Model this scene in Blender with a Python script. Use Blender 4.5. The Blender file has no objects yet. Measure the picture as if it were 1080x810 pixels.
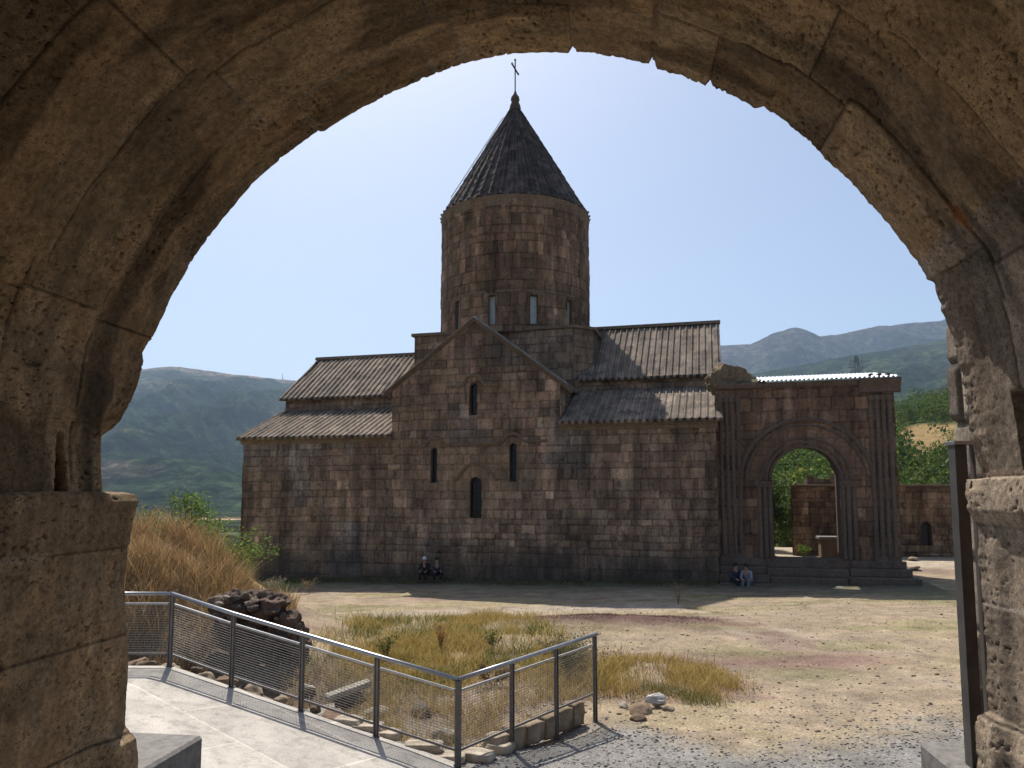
import bpy, bmesh, math, random
import numpy as np
from mathutils import Vector, Matrix
random.seed(7)
R = math.radians
scene = bpy.context.scene
col = scene.collection

# ---------------------------------------------------------------- camera
EYE = 4.6                                   # eye height above the church floor level
cam = bpy.data.cameras.new('camera')
cam.sensor_width = 36; cam.lens = 26.667
cam.shift_y = 38 / 1080
cam.clip_start = 0.05; cam.clip_end = 30000
camo = bpy.data.objects.new('camera', cam); col.objects.link(camo)
camo.location = (0, 0, EYE)
camo.rotation_euler = (R(90) + math.atan(77 / 800), 0, 0)
scene.camera = camo

# ---------------------------------------------------------------- sky and sun
SUN_AZ, SUN_EL = R(-18), R(55.5)
world = bpy.data.worlds.new('World'); scene.world = world
world.use_nodes = True
wn = world.node_tree; wn.nodes.clear()
out = wn.nodes.new('ShaderNodeOutputWorld'); bg = wn.nodes.new('ShaderNodeBackground')
sky = wn.nodes.new('ShaderNodeTexSky'); sky.sky_type = 'NISHITA'; sky.sun_disc = False
sky.sun_elevation = SUN_EL; sky.sun_rotation = SUN_AZ
sky.altitude = 1500; sky.air_density = 1.0; sky.dust_density = 7.5; sky.ozone_density = 1.6
bg.inputs['Strength'].default_value = 0.09
wn.links.new(sky.outputs[0], bg.inputs[0]); wn.links.new(bg.outputs[0], out.inputs[0])
sd = Vector((math.sin(SUN_AZ) * math.cos(SUN_EL), math.cos(SUN_AZ) * math.cos(SUN_EL), math.sin(SUN_EL)))
sun = bpy.data.lights.new('sun', 'SUN'); sun.energy = 4.8; sun.angle = R(0.53); sun.color = (1, .94, .85)
suno = bpy.data.objects.new('sun', sun); col.objects.link(suno)
suno.rotation_euler = (-sd).to_track_quat('-Z', 'Y').to_euler()
vs = scene.view_settings
vs.view_transform = 'Standard'; vs.look = 'None'; vs.gamma = 1; vs.exposure = 0.55
vs.use_curve_mapping = False
scene.cycles.max_bounces = 6; scene.cycles.diffuse_bounces = 4
scene.cycles.volume_bounces = 1; scene.cycles.transparent_max_bounces = 8

# ================================================================ numeric helpers
def hash3(ix, iy, iz, seed=0):
    h = (ix.astype(np.int64) * 374761393 + iy.astype(np.int64) * 668265263 + iz.astype(np.int64) * 2147483647 + seed * 1274126177) & 0xFFFFFFFF
    h = ((h ^ (h >> 13)) * 1274126177) & 0xFFFFFFFF
    h = (h ^ (h >> 16)) & 0xFFFFFFFF
    h = (h * 2246822519) & 0xFFFFFFFF
    h = h ^ (h >> 15)
    return (h & 0xFFFFFF) / float(0xFFFFFF)
def vnoise(x, y, z=0.0, seed=0):
    x, y, z = np.broadcast_arrays(np.asarray(x, float), np.asarray(y, float), np.asarray(z, float))
    ix, iy, iz = np.floor(x), np.floor(y), np.floor(z)
    fx, fy, fz = x - ix, y - iy, z - iz
    fx, fy, fz = fx * fx * (3 - 2 * fx), fy * fy * (3 - 2 * fy), fz * fz * (3 - 2 * fz)
    ix, iy, iz = ix.astype(np.int64), iy.astype(np.int64), iz.astype(np.int64)
    r = 0
    for dx in (0, 1):
        for dy in (0, 1):
            for dz in (0, 1):
                w = (fx if dx else 1 - fx) * (fy if dy else 1 - fy) * (fz if dz else 1 - fz)
                r = r + w * hash3(ix + dx, iy + dy, iz + dz, seed)
    return r
def fbm(x, y, z=0.0, oct=4, seed=0):
    r, a, s = 0, .5, 0
    for k in range(oct):
        r = r + a * vnoise(np.asarray(x) * 2**k, np.asarray(y) * 2**k, np.asarray(z) * 2**k, seed + k * 17); s += a; a *= .5
    return r / s
def sstep(a, b, x):
    t = np.clip((np.asarray(x, float) - a) / (b - a), 0, 1)
    return t * t * (3 - 2 * t)
def mix(a, b, t): return a + (b - a) * t
def cmix(a, b, t):
    t = np.asarray(t)[..., None]; return a * (1 - t) + np.asarray(b) * t

# ================================================================ objects
def tag(o, label=None, cat=None, group=None, kind=None):
    if label: o['label'] = label
    if cat: o['category'] = cat
    if group: o['group'] = group
    if kind: o['kind'] = kind
    return o
def thing(name, label, cat, loc=(0, 0, 0), rz=0, group=None):
    o = bpy.data.objects.new(name, None); col.objects.link(o)
    o.empty_display_size = .2
    o.location = loc; o.rotation_euler = (0, 0, rz)
    return tag(o, label, cat, group)
def mesh_np(name, V, Fc, mat, parent=None, colr=None, smooth=False):
    V = np.asarray(V, np.float32).reshape(-1, 3); Fc = np.asarray(Fc, np.int32)
    me = bpy.data.meshes.new(name)
    n, k = Fc.shape
    me.vertices.add(len(V)); me.vertices.foreach_set('co', V.ravel())
    me.loops.add(n * k); me.loops.foreach_set('vertex_index', Fc.ravel())
    me.polygons.add(n); me.polygons.foreach_set('loop_start', np.arange(0, n * k, k, dtype=np.int32))
    me.update(calc_edges=True)
    if colr is not None:
        a = me.color_attributes.new('Col', 'FLOAT_COLOR', 'POINT')
        c = np.ones((len(V), 4), np.float32); c[:, :3] = np.asarray(colr).reshape(-1, 3)
        a.data.foreach_set('color', c.ravel())
    if smooth: me.polygons.foreach_set('use_smooth', np.ones(n, bool))
    me.materials.append(mat)
    me.update()
    o = bpy.data.objects.new(name, me); col.objects.link(o); o.parent = parent
    return o
def grid_faces(nr, nc, keep=None, flip=False):
    i = np.arange(nr - 1)[:, None] * nc + np.arange(nc - 1)[None, :]
    f = np.stack([i, i + 1, i + nc + 1, i + nc], -1)
    if flip: f = f[..., ::-1]
    f = f.reshape(-1, 4)
    if keep is not None: f = f[keep.ravel()]
    return f
class MB:
    """collects simple shapes that become ONE mesh"""
    def __init__(s): s.v = []; s.f = []
    def add(s, vs, fs):
        b = len(s.v); s.v += [tuple(map(float, p)) for p in vs]; s.f += [tuple(b + i for i in f) for f in fs]; return s
    def hexa(s, p):      # 8 points: 4 bottom, 4 top
        return s.add(p, [(3, 2, 1, 0), (4, 5, 6, 7), (0, 1, 5, 4), (1, 2, 6, 5), (2, 3, 7, 6), (3, 0, 4, 7)])
    def box(s, a, b, F=None):
        x0, y0, z0 = a; x1, y1, z1 = b
        p = [(x0, y0, z0), (x1, y0, z0), (x1, y1, z0), (x0, y1, z0), (x0, y0, z1), (x1, y0, z1), (x1, y1, z1), (x0, y1, z1)]
        return s.hexa([F(*q) for q in p] if F else p)
    def bar(s, a, b, w, h=None, up=(0, 0, 1)):
        a, b, up = Vector(a), Vector(b), Vector(up); h = h or w
        d = (b - a).normalized(); x = d.cross(up)
        if x.length < 1e-4: x = d.cross(Vector((1, 0, 0)))
        x.normalize(); y = x.cross(d)
        x *= w / 2; y *= h / 2
        return s.hexa([a - x - y, b - x - y, b + x - y, a + x - y, a - x + y, b - x + y, b + x + y, a + x + y])
    def tube(s, pts, r, n=8, caps=True):
        pts = [Vector(p) for p in pts]; rs = r if isinstance(r, (list, tuple)) else [r] * len(pts)
        b = len(s.v); ref = Vector((.13, .21, 1)).normalized()
        for i, p in enumerate(pts):
            d = (pts[min(i + 1, len(pts) - 1)] - pts[max(i - 1, 0)]).normalized()
            x = d.cross(ref)
            if x.length < .05: x = d.cross(Vector((1, 0, 0)))
            x.normalize(); y = d.cross(x)
            for k in range(n):
                a = 2 * math.pi * k / n
                s.v.append(tuple(p + (x * math.cos(a) + y * math.sin(a)) * rs[i]))
        for i in range(len(pts) - 1):
            for k in range(n):
                k2 = (k + 1) % n
                s.f.append((b + i * n + k, b + i * n + k2, b + (i + 1) * n + k2, b + (i + 1) * n + k))
        if caps:
            s.f.append(tuple(b + k for k in range(n))[::-1]); e = b + (len(pts) - 1) * n
            s.f.append(tuple(e + k for k in range(n)))
        return s
    def prism(s, poly, d0, d1, F):   # poly in (a,b); extruded from d0 to d1; F(a,b,d)->xyz
        n = len(poly); b = len(s.v)
        s.v += [tuple(F(a, c, d0)) for a, c in poly] + [tuple(F(a, c, d1)) for a, c in poly]
        s.f.append(tuple(b + i for i in range(n))[::-1]); s.f.append(tuple(b + n + i for i in range(n)))
        for i in range(n):
            j = (i + 1) % n; s.f.append((b + i, b + j, b + n + j, b + n + i))
        return s
    def sweep(s, path, prof, F):  # closed section prof (a,b) swept along path of (origin, A axis, B axis)
        n = len(prof); b = len(s.v)
        for (o, A, B) in path:
            for a, c in prof: s.v.append(tuple(Vector(o) + Vector(A) * a + Vector(B) * c))
        for i in range(len(path) - 1):
            for k in range(n):
                k2 = (k + 1) % n
                s.f.append((b + i * n + k, b + i * n + k2, b + (i + 1) * n + k2, b + (i + 1) * n + k))
        s.f.append(tuple(b + k for k in range(n))[::-1]); e = b + (len(path) - 1) * n
        s.f.append(tuple(e + k for k in range(n)))
        return s
    def lathe(s, prof, c, n=24, F=None):
        b = len(s.v)
        for r, z in prof:
            for k in range(n):
                a = 2 * math.pi * k / n; s.v.append((c[0] + r * math.cos(a), c[1] + r * math.sin(a), c[2] + z))
        for i in range(len(prof) - 1):
            for k in range(n):
                k2 = (k + 1) % n
                s.f.append((b + i * n + k, b + i * n + k2, b + (i + 1) * n + k2, b + (i + 1) * n + k))
        s.f.append(tuple(b + k for k in range(n))[::-1]); e = b + (len(prof) - 1) * n
        s.f.append(tuple(e + k for k in range(n)))
        return s
    def build(s, name, mat, parent=None, bevel=0, smooth=False):
        me = bpy.data.meshes.new(name); me.from_pydata(s.v, [], s.f)
        bm = bmesh.new(); bm.from_mesh(me); bmesh.ops.recalc_face_normals(bm, faces=bm.faces)
        if bevel: bmesh.ops.bevel(bm, geom=list(bm.edges), offset=bevel, segments=1, affect='EDGES', clamp_overlap=True)
        bm.to_mesh(me); bm.free()
        if smooth: me.polygons.foreach_set('use_smooth', [True] * len(me.polygons))
        me.materials.append(mat)
        o = bpy.data.objects.new(name, me); col.objects.link(o); o.parent = parent
        return o
def copy_tree(o, parent=None):
    c = o.copy(); col.objects.link(c); c.parent = parent
    for ch in list(o.children): copy_tree(ch, c)
    return c

# ================================================================ materials
def nodes(name, rough=.9, spec=.3):
    m = bpy.data.materials.new(name); m.use_nodes = True
    nt = m.node_tree; b = nt.nodes['Principled BSDF']
    b.inputs['Roughness'].default_value = rough; b.inputs['Specular IOR Level'].default_value = spec
    return m, nt, b
def N(nt, t, **kw):
    n = nt.nodes.new(t)
    for k, v in kw.items():
        if k.startswith('i_'): n.inputs[int(k[2:])].default_value = v
        else: setattr(n, k, v)
    return n
def noise(nt, co, scale, detail=4, rough=.55, stretch=None):
    if stretch is not None:
        mp = N(nt, 'ShaderNodeMapping'); mp.inputs['Scale'].default_value = stretch
        nt.links.new(co, mp.inputs['Vector']); co = mp.outputs[0]
    n = N(nt, 'ShaderNodeTexNoise'); n.inputs['Scale'].default_value = scale
    n.inputs['Detail'].default_value = detail; n.inputs['Roughness'].default_value = rough
    nt.links.new(co, n.inputs['Vector']); return n.outputs[0]
def ramp(nt, fac, stops):
    r = N(nt, 'ShaderNodeValToRGB'); e = r.color_ramp.elements
    while len(e) < len(stops): e.new(.5)
    for i, (p, c) in enumerate(stops):
        e[i].position = p; e[i].color = (c[0], c[1], c[2], 1) if hasattr(c, '__len__') else (c, c, c, 1)
    nt.links.new(fac, r.inputs[0]); return r.outputs[0]
def mul(nt, a, b, typ='MULTIPLY', fac=1.0):
    m = N(nt, 'ShaderNodeMix', data_type='RGBA', blend_type=typ)
    if isinstance(fac, bpy.types.NodeSocket): nt.links.new(fac, m.inputs[0])
    else: m.inputs[0].default_value = fac
    for s, i in ((a, 6), (b, 7)):
        if isinstance(s, bpy.types.NodeSocket): nt.links.new(s, m.inputs[i])
        else: m.inputs[i].default_value = (*s, 1)
    return m.outputs[2]
def bump(nt, bsdf, h, dist=.01, strength=1.0, prev=None):
    b = N(nt, 'ShaderNodeBump'); b.inputs['Distance'].default_value = dist; b.inputs['Strength'].default_value = strength
    nt.links.new(h, b.inputs['Height'])
    if prev is not None: nt.links.new(prev, b.inputs['Normal'])
    nt.links.new(b.outputs[0], bsdf.inputs['Normal']); return b.outputs[0]
def coord(nt): return N(nt, 'ShaderNodeTexCoord').outputs['Object']
def attr(nt): 
    a = N(nt, 'ShaderNodeVertexColor'); a.layer_name = 'Col'; return a.outputs[0]

def mat_stone(name, base=None, tint=(1, 1, 1), fine=9, streak=(1.6, 1.6, .18), pit=0, bumpd=.015, grain=1.0, streak_amt=.75, crisp=False):
    """weathered tuff: the mesh colour (or a base) times mottling, rain streaks and grain"""
    m, nt, b = nodes(name, .92, .2)
    co = coord(nt)
    c = attr(nt) if base is None else None
    c = mul(nt, c if c is not None else base, tint)
    n1 = noise(nt, co, fine, 6, .65)
    c = mul(nt, c, ramp(nt, n1, [(.28, .62), (.5, 1.0), (.75, 1.3)]))
    n2 = noise(nt, co, 1.3, 5, .6, streak)
    c = mul(nt, c, ramp(nt, n2, [(.3, .62), (.52, 1.0), (.75, 1.18)]), fac=streak_amt)
    if crisp:
        c = mul(nt, c, ramp(nt, noise(nt, co, 48, 8, .8), [(.36, .5), (.48, .95), (.56, 1.08), (.68, 1.5)]))
        c = mul(nt, c, ramp(nt, noise(nt, co, 260, 3, .7), [(.35, .72), (.65, 1.25)]))
    if pit:
        v = N(nt, 'ShaderNodeTexVoronoi'); v.inputs['Scale'].default_value = pit
        mp = N(nt, 'ShaderNodeMapping'); mp.inputs['Scale'].default_value = (1, .7, 1); nt.links.new(co, mp.inputs[0])
        wob = noise(nt, co, 14, 3)
        va = N(nt, 'ShaderNodeVectorMath', operation='ADD'); nt.links.new(mp.outputs[0], va.inputs[0]); 
        sc = N(nt, 'ShaderNodeVectorMath', operation='SCALE'); sc.inputs[3].default_value = .03; nt.links.new(wob, sc.inputs[0]); nt.links.new(sc.outputs[0], va.inputs[1])
        nt.links.new(va.outputs[0], v.inputs['Vector'])
        mask = ramp(nt, noise(nt, co, 9, 4), [(.48, 0.0), (.60, 1.0)])
        hole = ramp(nt, v.outputs['Distance'], [(.16, 0.0), (.24, 1.0)])
        hole = mul(nt, (1, 1, 1), hole, 'MIX', mask)
        c = mul(nt, c, ramp(nt, hole, [(0, .42), (1, 1.0)]))
        p1 = bump(nt, b, hole, .006, .9)
        bump(nt, b, noise(nt, co, 70 * grain, 6, .7), bumpd * .3, .9, p1)
    else:
        bump(nt, b, noise(nt, co, 22 * grain, 6, .7), bumpd, .8)
    nt.links.new(c, b.inputs['Base Color'])
    return m
def mat_plain(name, c, rough=.6, metal=0, var=.25, scale=8, bumpd=.002, spec=.4):
    m, nt, b = nodes(name, rough, spec); co = coord(nt)
    b.inputs['Metallic'].default_value = metal
    cc = mul(nt, c, ramp(nt, noise(nt, co, scale, 5), [(.3, 1 - var), (.7, 1 + var)]))
    nt.links.new(cc, b.inputs['Base Color'])
    if bumpd: bump(nt, b, noise(nt, co, scale * 8, 4), bumpd, .6)
    return m
def mat_leaf(name, trans=.25):
    m, nt, b = nodes(name, .75, .2); a = attr(nt)
    nt.links.new(a, b.inputs['Base Color'])
    t = N(nt, 'ShaderNodeBsdfTranslucent'); nt.links.new(a, t.inputs[0])
    mx = N(nt, 'ShaderNodeMixShader'); mx.inputs[0].default_value = trans
    nt.links.new(b.outputs[0], mx.inputs[1]); nt.links.new(t.outputs[0], mx.inputs[2])
    nt.links.new(mx.outputs[0], nt.nodes['Material Output'].inputs[0]); return m

M = {}
M['church'] = mat_stone('church_stone')
M['core'] = mat_stone('church_core_stone', base=(.128, .093, .064))
M['trim'] = mat_stone('church_trim_stone', base=(.172, .123, .082))
M['gate'] = mat_stone('gate_tuff', fine=9, streak=(1.2, 1.2, 1.2), pit=95, bumpd=.012, streak_amt=.45, crisp=True)
M['roof'] = mat_stone('roof_slab_stone', fine=6, streak=(1, 1, 1), streak_amt=.5)
M['rock'] = mat_stone('rough_rock', fine=5, streak=(1, 1, 1), bumpd=.03)
M['gtrim'] = mat_stone('gallery_trim_stone', base=(.13, .095, .075))
M['steel'] = mat_plain('grey_steel', (.15, .14, .135), .42, .55, .2, 12, .0006)
M['rail'] = mat_plain('rail_steel', (.30, .30, .31), .38, .75, .15, 12, .0004)
M['post'] = mat_plain('dark_post_paint', (.075, .072, .07), .5, .3, .3, 14, .001)
M['glassdark'] = mat_plain('dark_window_glass', (.012, .012, .014), .25, 0, .2, 6, 0)
M['pane'] = mat_plain('painted_sky_pane', (.42, .46, .45), .35, 0, .12, 3, 0)  # pale colour stands in for sky reflected in the drum window glass
M['iron'] = mat_plain('black_iron', (.02, .018, .016), .6, .4, .2, 10, .001)
M['leaf'] = mat_leaf('foliage', .35)
M['straw'] = mat_leaf('straw', .3)
M['basalt'] = mat_stone('cut_basalt', base=(.20, .19, .18), fine=30, streak=(1, 1, 1), bumpd=.003, streak_amt=.4, grain=5)
M['pale'] = mat_stone('pale_slab_stone', base=(.36, .32, .26), fine=12, streak=(1, 1, 1))
M['bark'] = mat_plain('bark', (.09, .06, .04), .9, 0, .4, 8, .01)
M['wood'] = mat_plain('dark_wood', (.05, .035, .025), .8, 0, .3, 8, .004)
M['zinc'] = mat_plain('white_zinc_sheet', (.62, .64, .66), .35, .35, .12, 3, 0)

# ================================================================ masonry
def cells(U_, V_, rowh, stonew, seed, jit=.3):
    """irregular coursed masonry: per point a random number set and the distance to the nearest joint"""
    rng = np.random.RandomState(seed)
    v0, v1, u0, u1 = V_.min(), V_.max(), U_.min(), U_.max()
    rows = [v0 - rowh * rng.rand()]
    while rows[-1] < v1 + rowh: rows.append(rows[-1] + rowh * rng.uniform(1 - jit, 1 + jit))
    rows = np.array(rows)
    r = np.searchsorted(rows, V_.ravel()) - 1
    d = np.minimum(V_.ravel() - rows[r], rows[r + 1] - V_.ravel())
    idx = np.zeros(r.shape, int); Ur = U_.ravel()
    for k in range(len(rows) - 1):
        m = r == k
        if not m.any(): continue
        b = [u0 - stonew * 2 * rng.rand()]
        while b[-1] < u1 + stonew: b.append(b[-1] + stonew * rng.uniform(.5, 1.6))
        b = np.array(b); q = np.searchsorted(b, Ur[m]) - 1
        idx[m] = q + k * 1000
        d[m] = np.minimum(d[m], np.minimum(Ur[m] - b[q], b[q + 1] - Ur[m]))
    return idx.reshape(U_.shape), d.reshape(U_.shape)
PAL = np.array([(.245, .18, .135), (.21, .155, .12), (.28, .205, .15), (.215, .15, .125), (.175, .135, .11), (.33, .25, .185), (.25, .17, .13), (.15, .115, .095), (.23, .19, .155)])
PAL = PAL * .6 + PAL.mean(0) * .4 * np.array([1.03, 1.0, .96])
PAL = PAL * np.array([.94, .865, .765])
PALG = np.array([(.285, .198, .114), (.25, .172, .098), (.32, .225, .13), (.275, .19, .11)])
def rnd(idx, k, seed=0): return hash3(idx, idx * 0 + k, idx * 0 + 5, seed)
def stone_colour(idx, d, pal=PAL, seed=0, jointw=.04, jointc=.45, var=.3):
    c = pal[(rnd(idx, 1, seed) * 0.9999 * len(pal)).astype(int)]
    c = c * (1 + var * (rnd(idx, 2, seed) * 2 - 1))[..., None]
    j = 1 - sstep(0, jointw, d)
    return c * (1 - j * (1 - jointc))[..., None]
def skin(name, F, Nn, ua, ub, va, vb, step, mat, parent, keep=None, rowh=.42, stonew=.55, seed=1, pal=PAL, damp=None, rough=.012, groove=.02, colf=None, var=.13):
    """a wall face as real relief: every stone sits a little proud or back, joints are cut in"""
    nu = int((ub - ua) / step) + 2; nv = int((vb - va) / step) + 2
    u = np.linspace(ua, ub, nu); v = np.linspace(va, vb, nv)
    Ug, Vg = np.meshgrid(u, v)
    idx, d = cells(Ug + .03 * (fbm(Ug * .8, Vg * 2, 2, 3, seed + 40) - .5), Vg + .16 * (fbm(Ug * .28, Vg * .5, 0, 3, seed + 41) - .5) + .03 * (fbm(Ug * 2, Vg * 1, 0, 2, seed + 42) - .5), rowh, stonew, seed, .42)
    disp = (rnd(idx, 3) - .5) * 2 * rough + fbm(Ug * 3, Vg * 3, seed, 4, seed) * rough * 1.5 - groove * (1 - sstep(0, .035, d))
    c = stone_colour(idx, d, pal, seed, var=var)
    c = c * (0.8 + .4 * fbm(Ug * .45, Vg * .3, 3.3, 3, seed + 3))[..., None]
    st = fbm(Ug * 2.2, Vg * .16, 1.7, 4, seed + 9)                       # rain streaks
    c = c * (1 - .30 * sstep(.54, .66, st))[..., None] * (1 + .22 * sstep(.5, .66, fbm(Ug * 1.9, Vg * .12, 6.1, 4, seed + 19)))[..., None]
    acc = rnd(idx, 7, seed); c = cmix(c, c * 1.35, (acc > .95) * 1.0); c = cmix(c, c * .7, (acc < .07) * 1.0)
    b1 = fbm(Ug * .9, Vg * .7, 7.7, 5, seed + 71); c = c * (.72 + .56 * sstep(.28, .72, b1))[..., None]
    b2 = fbm(Ug * 5.5, Vg * 1.6, 2.2, 4, seed + 72); c = c * (.82 + .36 * sstep(.3, .7, b2))[..., None]
    lo = sstep(.66, .74, fbm(Ug * 6, Vg * 6, 4, 4, seed + 60)); c = cmix(c, c * .5, lo * .8)
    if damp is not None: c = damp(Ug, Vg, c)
    if colf is not None: c = colf(Ug, Vg, c)
    P = F(Ug, Vg) + Nn(Ug, Vg) * disp[..., None]
    kp = None
    if keep is not None:
        k = keep((Ug[:-1, :-1] + Ug[1:, 1:]) / 2, (Vg[:-1, :-1] + Vg[1:, 1:]) / 2); kp = k
    return mesh_np(name, P, grid_faces(nv, nu, kp), mat, parent, c)

# church frame: u along the south wall to the right, v into the building
TH = R(15)
CU = np.array([math.cos(TH), -math.sin(TH), 0]); CV = np.array([math.sin(TH), math.cos(TH), 0]); CO = np.array([0, 36.5, 0.])
def W(u, v, h): return Vector(CO + CU * u + CV * v + np.array([0, 0, h]))
def Wn(u, v, h):
    u, v, h = np.broadcast_arrays(np.asarray(u, float), np.asarray(v, float), np.asarray(h, float))
    return CO + u[..., None] * CU + v[..., None] * CV + h[..., None] * np.array([0, 0, 1.])
# gate frame: s to the right, t along the passage towards the church, h from the eye level
GA = math.atan(110 / 800)
GD = np.array([math.sin(GA), math.cos(GA), 0]); GR = np.array([math.cos(GA), -math.sin(GA), 0])
def G(s, t, h): return Vector(GR * s + GD * t + np.array([0, 0, EYE + h]))
def Gn(s, t, h):
    s, t, h = np.broadcast_arrays(np.asarray(s, float), np.asarray(t, float), np.asarray(h, float))
    return s[..., None] * GR + t[..., None] * GD + (h[..., None] + EYE) * np.array([0, 0, 1.])

# ================================================================ ground
RAILS = [(-8.2, 12.0), (-5.28, 12.0), (-.71, 10.3), (1.33, 12.5)]
def ramp_z(x): return EYE - 2.66 - .19 * np.clip(np.asarray(x, float) + 5.28, 0, 4.57)
def line_y(x): return np.where(x < -5.28, 12.0, 12.0 - .372 * (x + 5.28))
def ground_z(x, y):
    x = np.asarray(x, float); y = np.asarray(y, float)
    zc = .36 + .0225 * (x + 2.5)
    zc = np.clip(zc, -.2, .9)
    z = mix(1.02, zc, sstep(12, 33, y))
    z = z + .045 * (fbm(x * .5, y * .5, 0, 3, 5) - .5) * 2 * sstep(10, 14, y)
    # yard beyond the gallery
    z = mix(z, 1.15, sstep(36, 39, y) * sstep(8, 11, x))
    # grassy mound on the left
    cx = x
    crest = np.interp(cx, [-40, -14, -9, -7.6, -6.7, -5.6, -4.5, -3, -2], [5, 4.2, 3.5, 2.85, 2.0, 1.4, 1.1, 1.0, .95])
    w = sstep(14.0, 17.2, y + .6 * (fbm(x * .6, y * .6, 1, 3, 8) - .5)) * (1 - sstep(19.5, 27, y))
    z = np.where(crest > z, mix(z, crest, w), z)
    z = z + .1 * (fbm(x * 1.3, y * 1.3, 0, 3, 9) - .5) * w
    # hollow below the ramp
    z = z - .55 * np.exp(-(((x + 3.9) / 1.7) ** 2 + ((y - 13.6) / 1.1) ** 2))
    z = z - .3 * np.exp(-(((x + .2) / 1.1) ** 2 + ((y - 12.3) / .9) ** 2))
    # low bank in the middle of the meadow
    z = z + .28 * np.exp(-(((x - 2.4) / 3.2) ** 2 + ((y - 21.5) / 1.6) ** 2))
    z = z + .16 * np.exp(-(((x - 2.6) / 1.3) ** 2 + ((y - 15.5) / 1.6) ** 2))
    # earth behind the ramp edge
    ly = line_y(x)
    e = np.exp(-((y - ly - .35) / .33) ** 2) * (x < .2) * (x > -9) * (1 - sstep(-2.4, -.6, x))
    z = np.maximum(z, mix(z, ramp_z(x) - .12 + .06 * fbm(x * 3, y * 3, 0, 3, 4), e))
    # falls to the valley
    r = np.hypot(x, y)
    far = np.interp(r, [0, 52, 75, 120, 300, 500, 800, 1000, 3000, 9000], [0, 0, -2.5, -8, -16, -20, -22.5, -24, -30, -30])
    return z + far
def build_ground():
    m, nt, b = nodes('ground_earth', .95, .15)
    co = coord(nt); c = attr(nt)
    c = mul(nt, c, ramp(nt, noise(nt, co, 1.6, 8, .7), [(.3, .66), (.5, 1.0), (.72, 1.3)]))
    c = mul(nt, c, ramp(nt, noise(nt, co, 26, 5, .7), [(.32, .6), (.5, 1.0), (.7, 1.35)]))
    p = bump(nt, b, noise(nt, co, 24, 6, .7), .03, .8)
    # pebbles where the gravel lies: the shade of each stone is its own
    v = N(nt, 'ShaderNodeTexVoronoi'); v.inputs['Scale'].default_value = 34; nt.links.new(co, v.inputs['Vector'])
    bump(nt, b, v.outputs['Distance'], -.012, .7, p)
    nt.links.new(mul(nt, c, ramp(nt, v.outputs['Color'], [(0, .55), (.5, .95), (1, 1.5)]), fac=.55), b.inputs['Base Color'])
    az = np.concatenate([np.arange(-math.pi, -.85, .1), np.arange(-.85, .85, .0022), np.arange(.85, math.pi + .09, .1)])
    az[-1] = math.pi
    rr = [2.0, 4.0, 6.0, 7.5]
    while rr[-1] < 60: rr.append(rr[-1] * 1.0052)
    while rr[-1] < 9000: rr.append(rr[-1] * 1.06)
    A, Rr = np.meshgrid(az, np.array(rr))
    X, Y = np.sin(A) * Rr, np.cos(A) * Rr
    Z = ground_z(X, Y)
    Z = Z + np.where(Rr < 70, .02 * (fbm(X * 5, Y * 5, 0, 3, 31) - .5), 0)
    gz = gravel_mask(X, Y)
    Z = Z + gz * .012 * (vnoise(X * 30, Y * 30, 0, 3) - .5)
    # colour zones
    C = np.zeros(X.shape + (3,)) + np.array([.315, .245, .168])                 # dry trodden earth
    n1 = fbm(X * .35, Y * .7, 0, 4, 41); n2 = fbm(X * .9, Y * 1.6, 2, 4, 42); n3 = fbm(X * .25, Y * .9, 5, 4, 43)
    C = cmix(C, (.26, .205, .145), sstep(.45, .62, n2) * .7)
    C = C * (.82 + .36 * fbm(X * 3.5, Y * 5, 1, 5, 49))[..., None]
    tr = np.exp(-((X - 8.0 + .28 * (Y - 14) + .5 * np.sin(Y * .35)) / .32) ** 2) + np.exp(-((X - 9.5 + .28 * (Y - 14) + .5 * np.sin(Y * .35)) / .32) ** 2)
    C = cmix(C, (.40, .33, .25), tr * .45 * (Y > 12) * (Y < 34))
    C = cmix(C, (.33, .265, .15), sstep(.5, .66, n1) * .45)                    # straw patches
    C = cmix(C, (.19, .18, .08), sstep(.55, .75, n3) * (.3 + .9 * n2) * .7 * sstep(13, 17, Y))  # green patches
    C = cmix(C, (.22, .145, .12), sstep(.60, .72, fbm(X * .3, Y * .8, 9, 3, 47)) * .7)
    def blob(x, y, sx, sy, s=1): return np.clip(s * 1.5 * np.exp(-(((X - x) / sx) ** 2 + ((Y - y) / sy) ** 2)) + (fbm(X * .9, Y * 1.5, 3, 4, 77) - .5) * .9 * (np.exp(-(((X - x) / sx / 1.4) ** 2 + ((Y - y) / sy / 1.4) ** 2))), 0, 1)
    C = cmix(C, (.115, .062, .055), blob(3.0, 22.3, 2.6, 1.5, 1.5) * .95)              # reddish-purple ground weed
    C = cmix(C, (.19, .115, .095), blob(6.2, 17.0, 1.9, .8) * .8)
    C = cmix(C, (.19, .12, .10), blob(4.0, 16.6, 1.2, .5) * .7)
    C = cmix(C, (.16, .16, .07), blob(5.2, 17.8, 1.2, .6) * .45)
    C = cmix(C, (.16, .16, .07), blob(5.9, 15.7, .9, .6) * .45)
    # pale cart track from the left to the gallery
    ty = 26.5 + .05 * X + .4 * np.sin(X * .5)
    C = cmix(C, (.36, .30, .24), np.exp(-((Y - ty) / 1.1) ** 2) * .8 * (X < 6))
    # dark olive strip along the church foot
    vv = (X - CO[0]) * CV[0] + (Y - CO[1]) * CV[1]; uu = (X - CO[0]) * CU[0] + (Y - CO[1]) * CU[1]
    C = cmix(C, (.10, .10, .06), sstep(-4.5, -.3, vv + 2.0 * (n1 - .5)) * (vv < 1) * (uu > -16) * (uu < 18) * .8)
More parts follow.
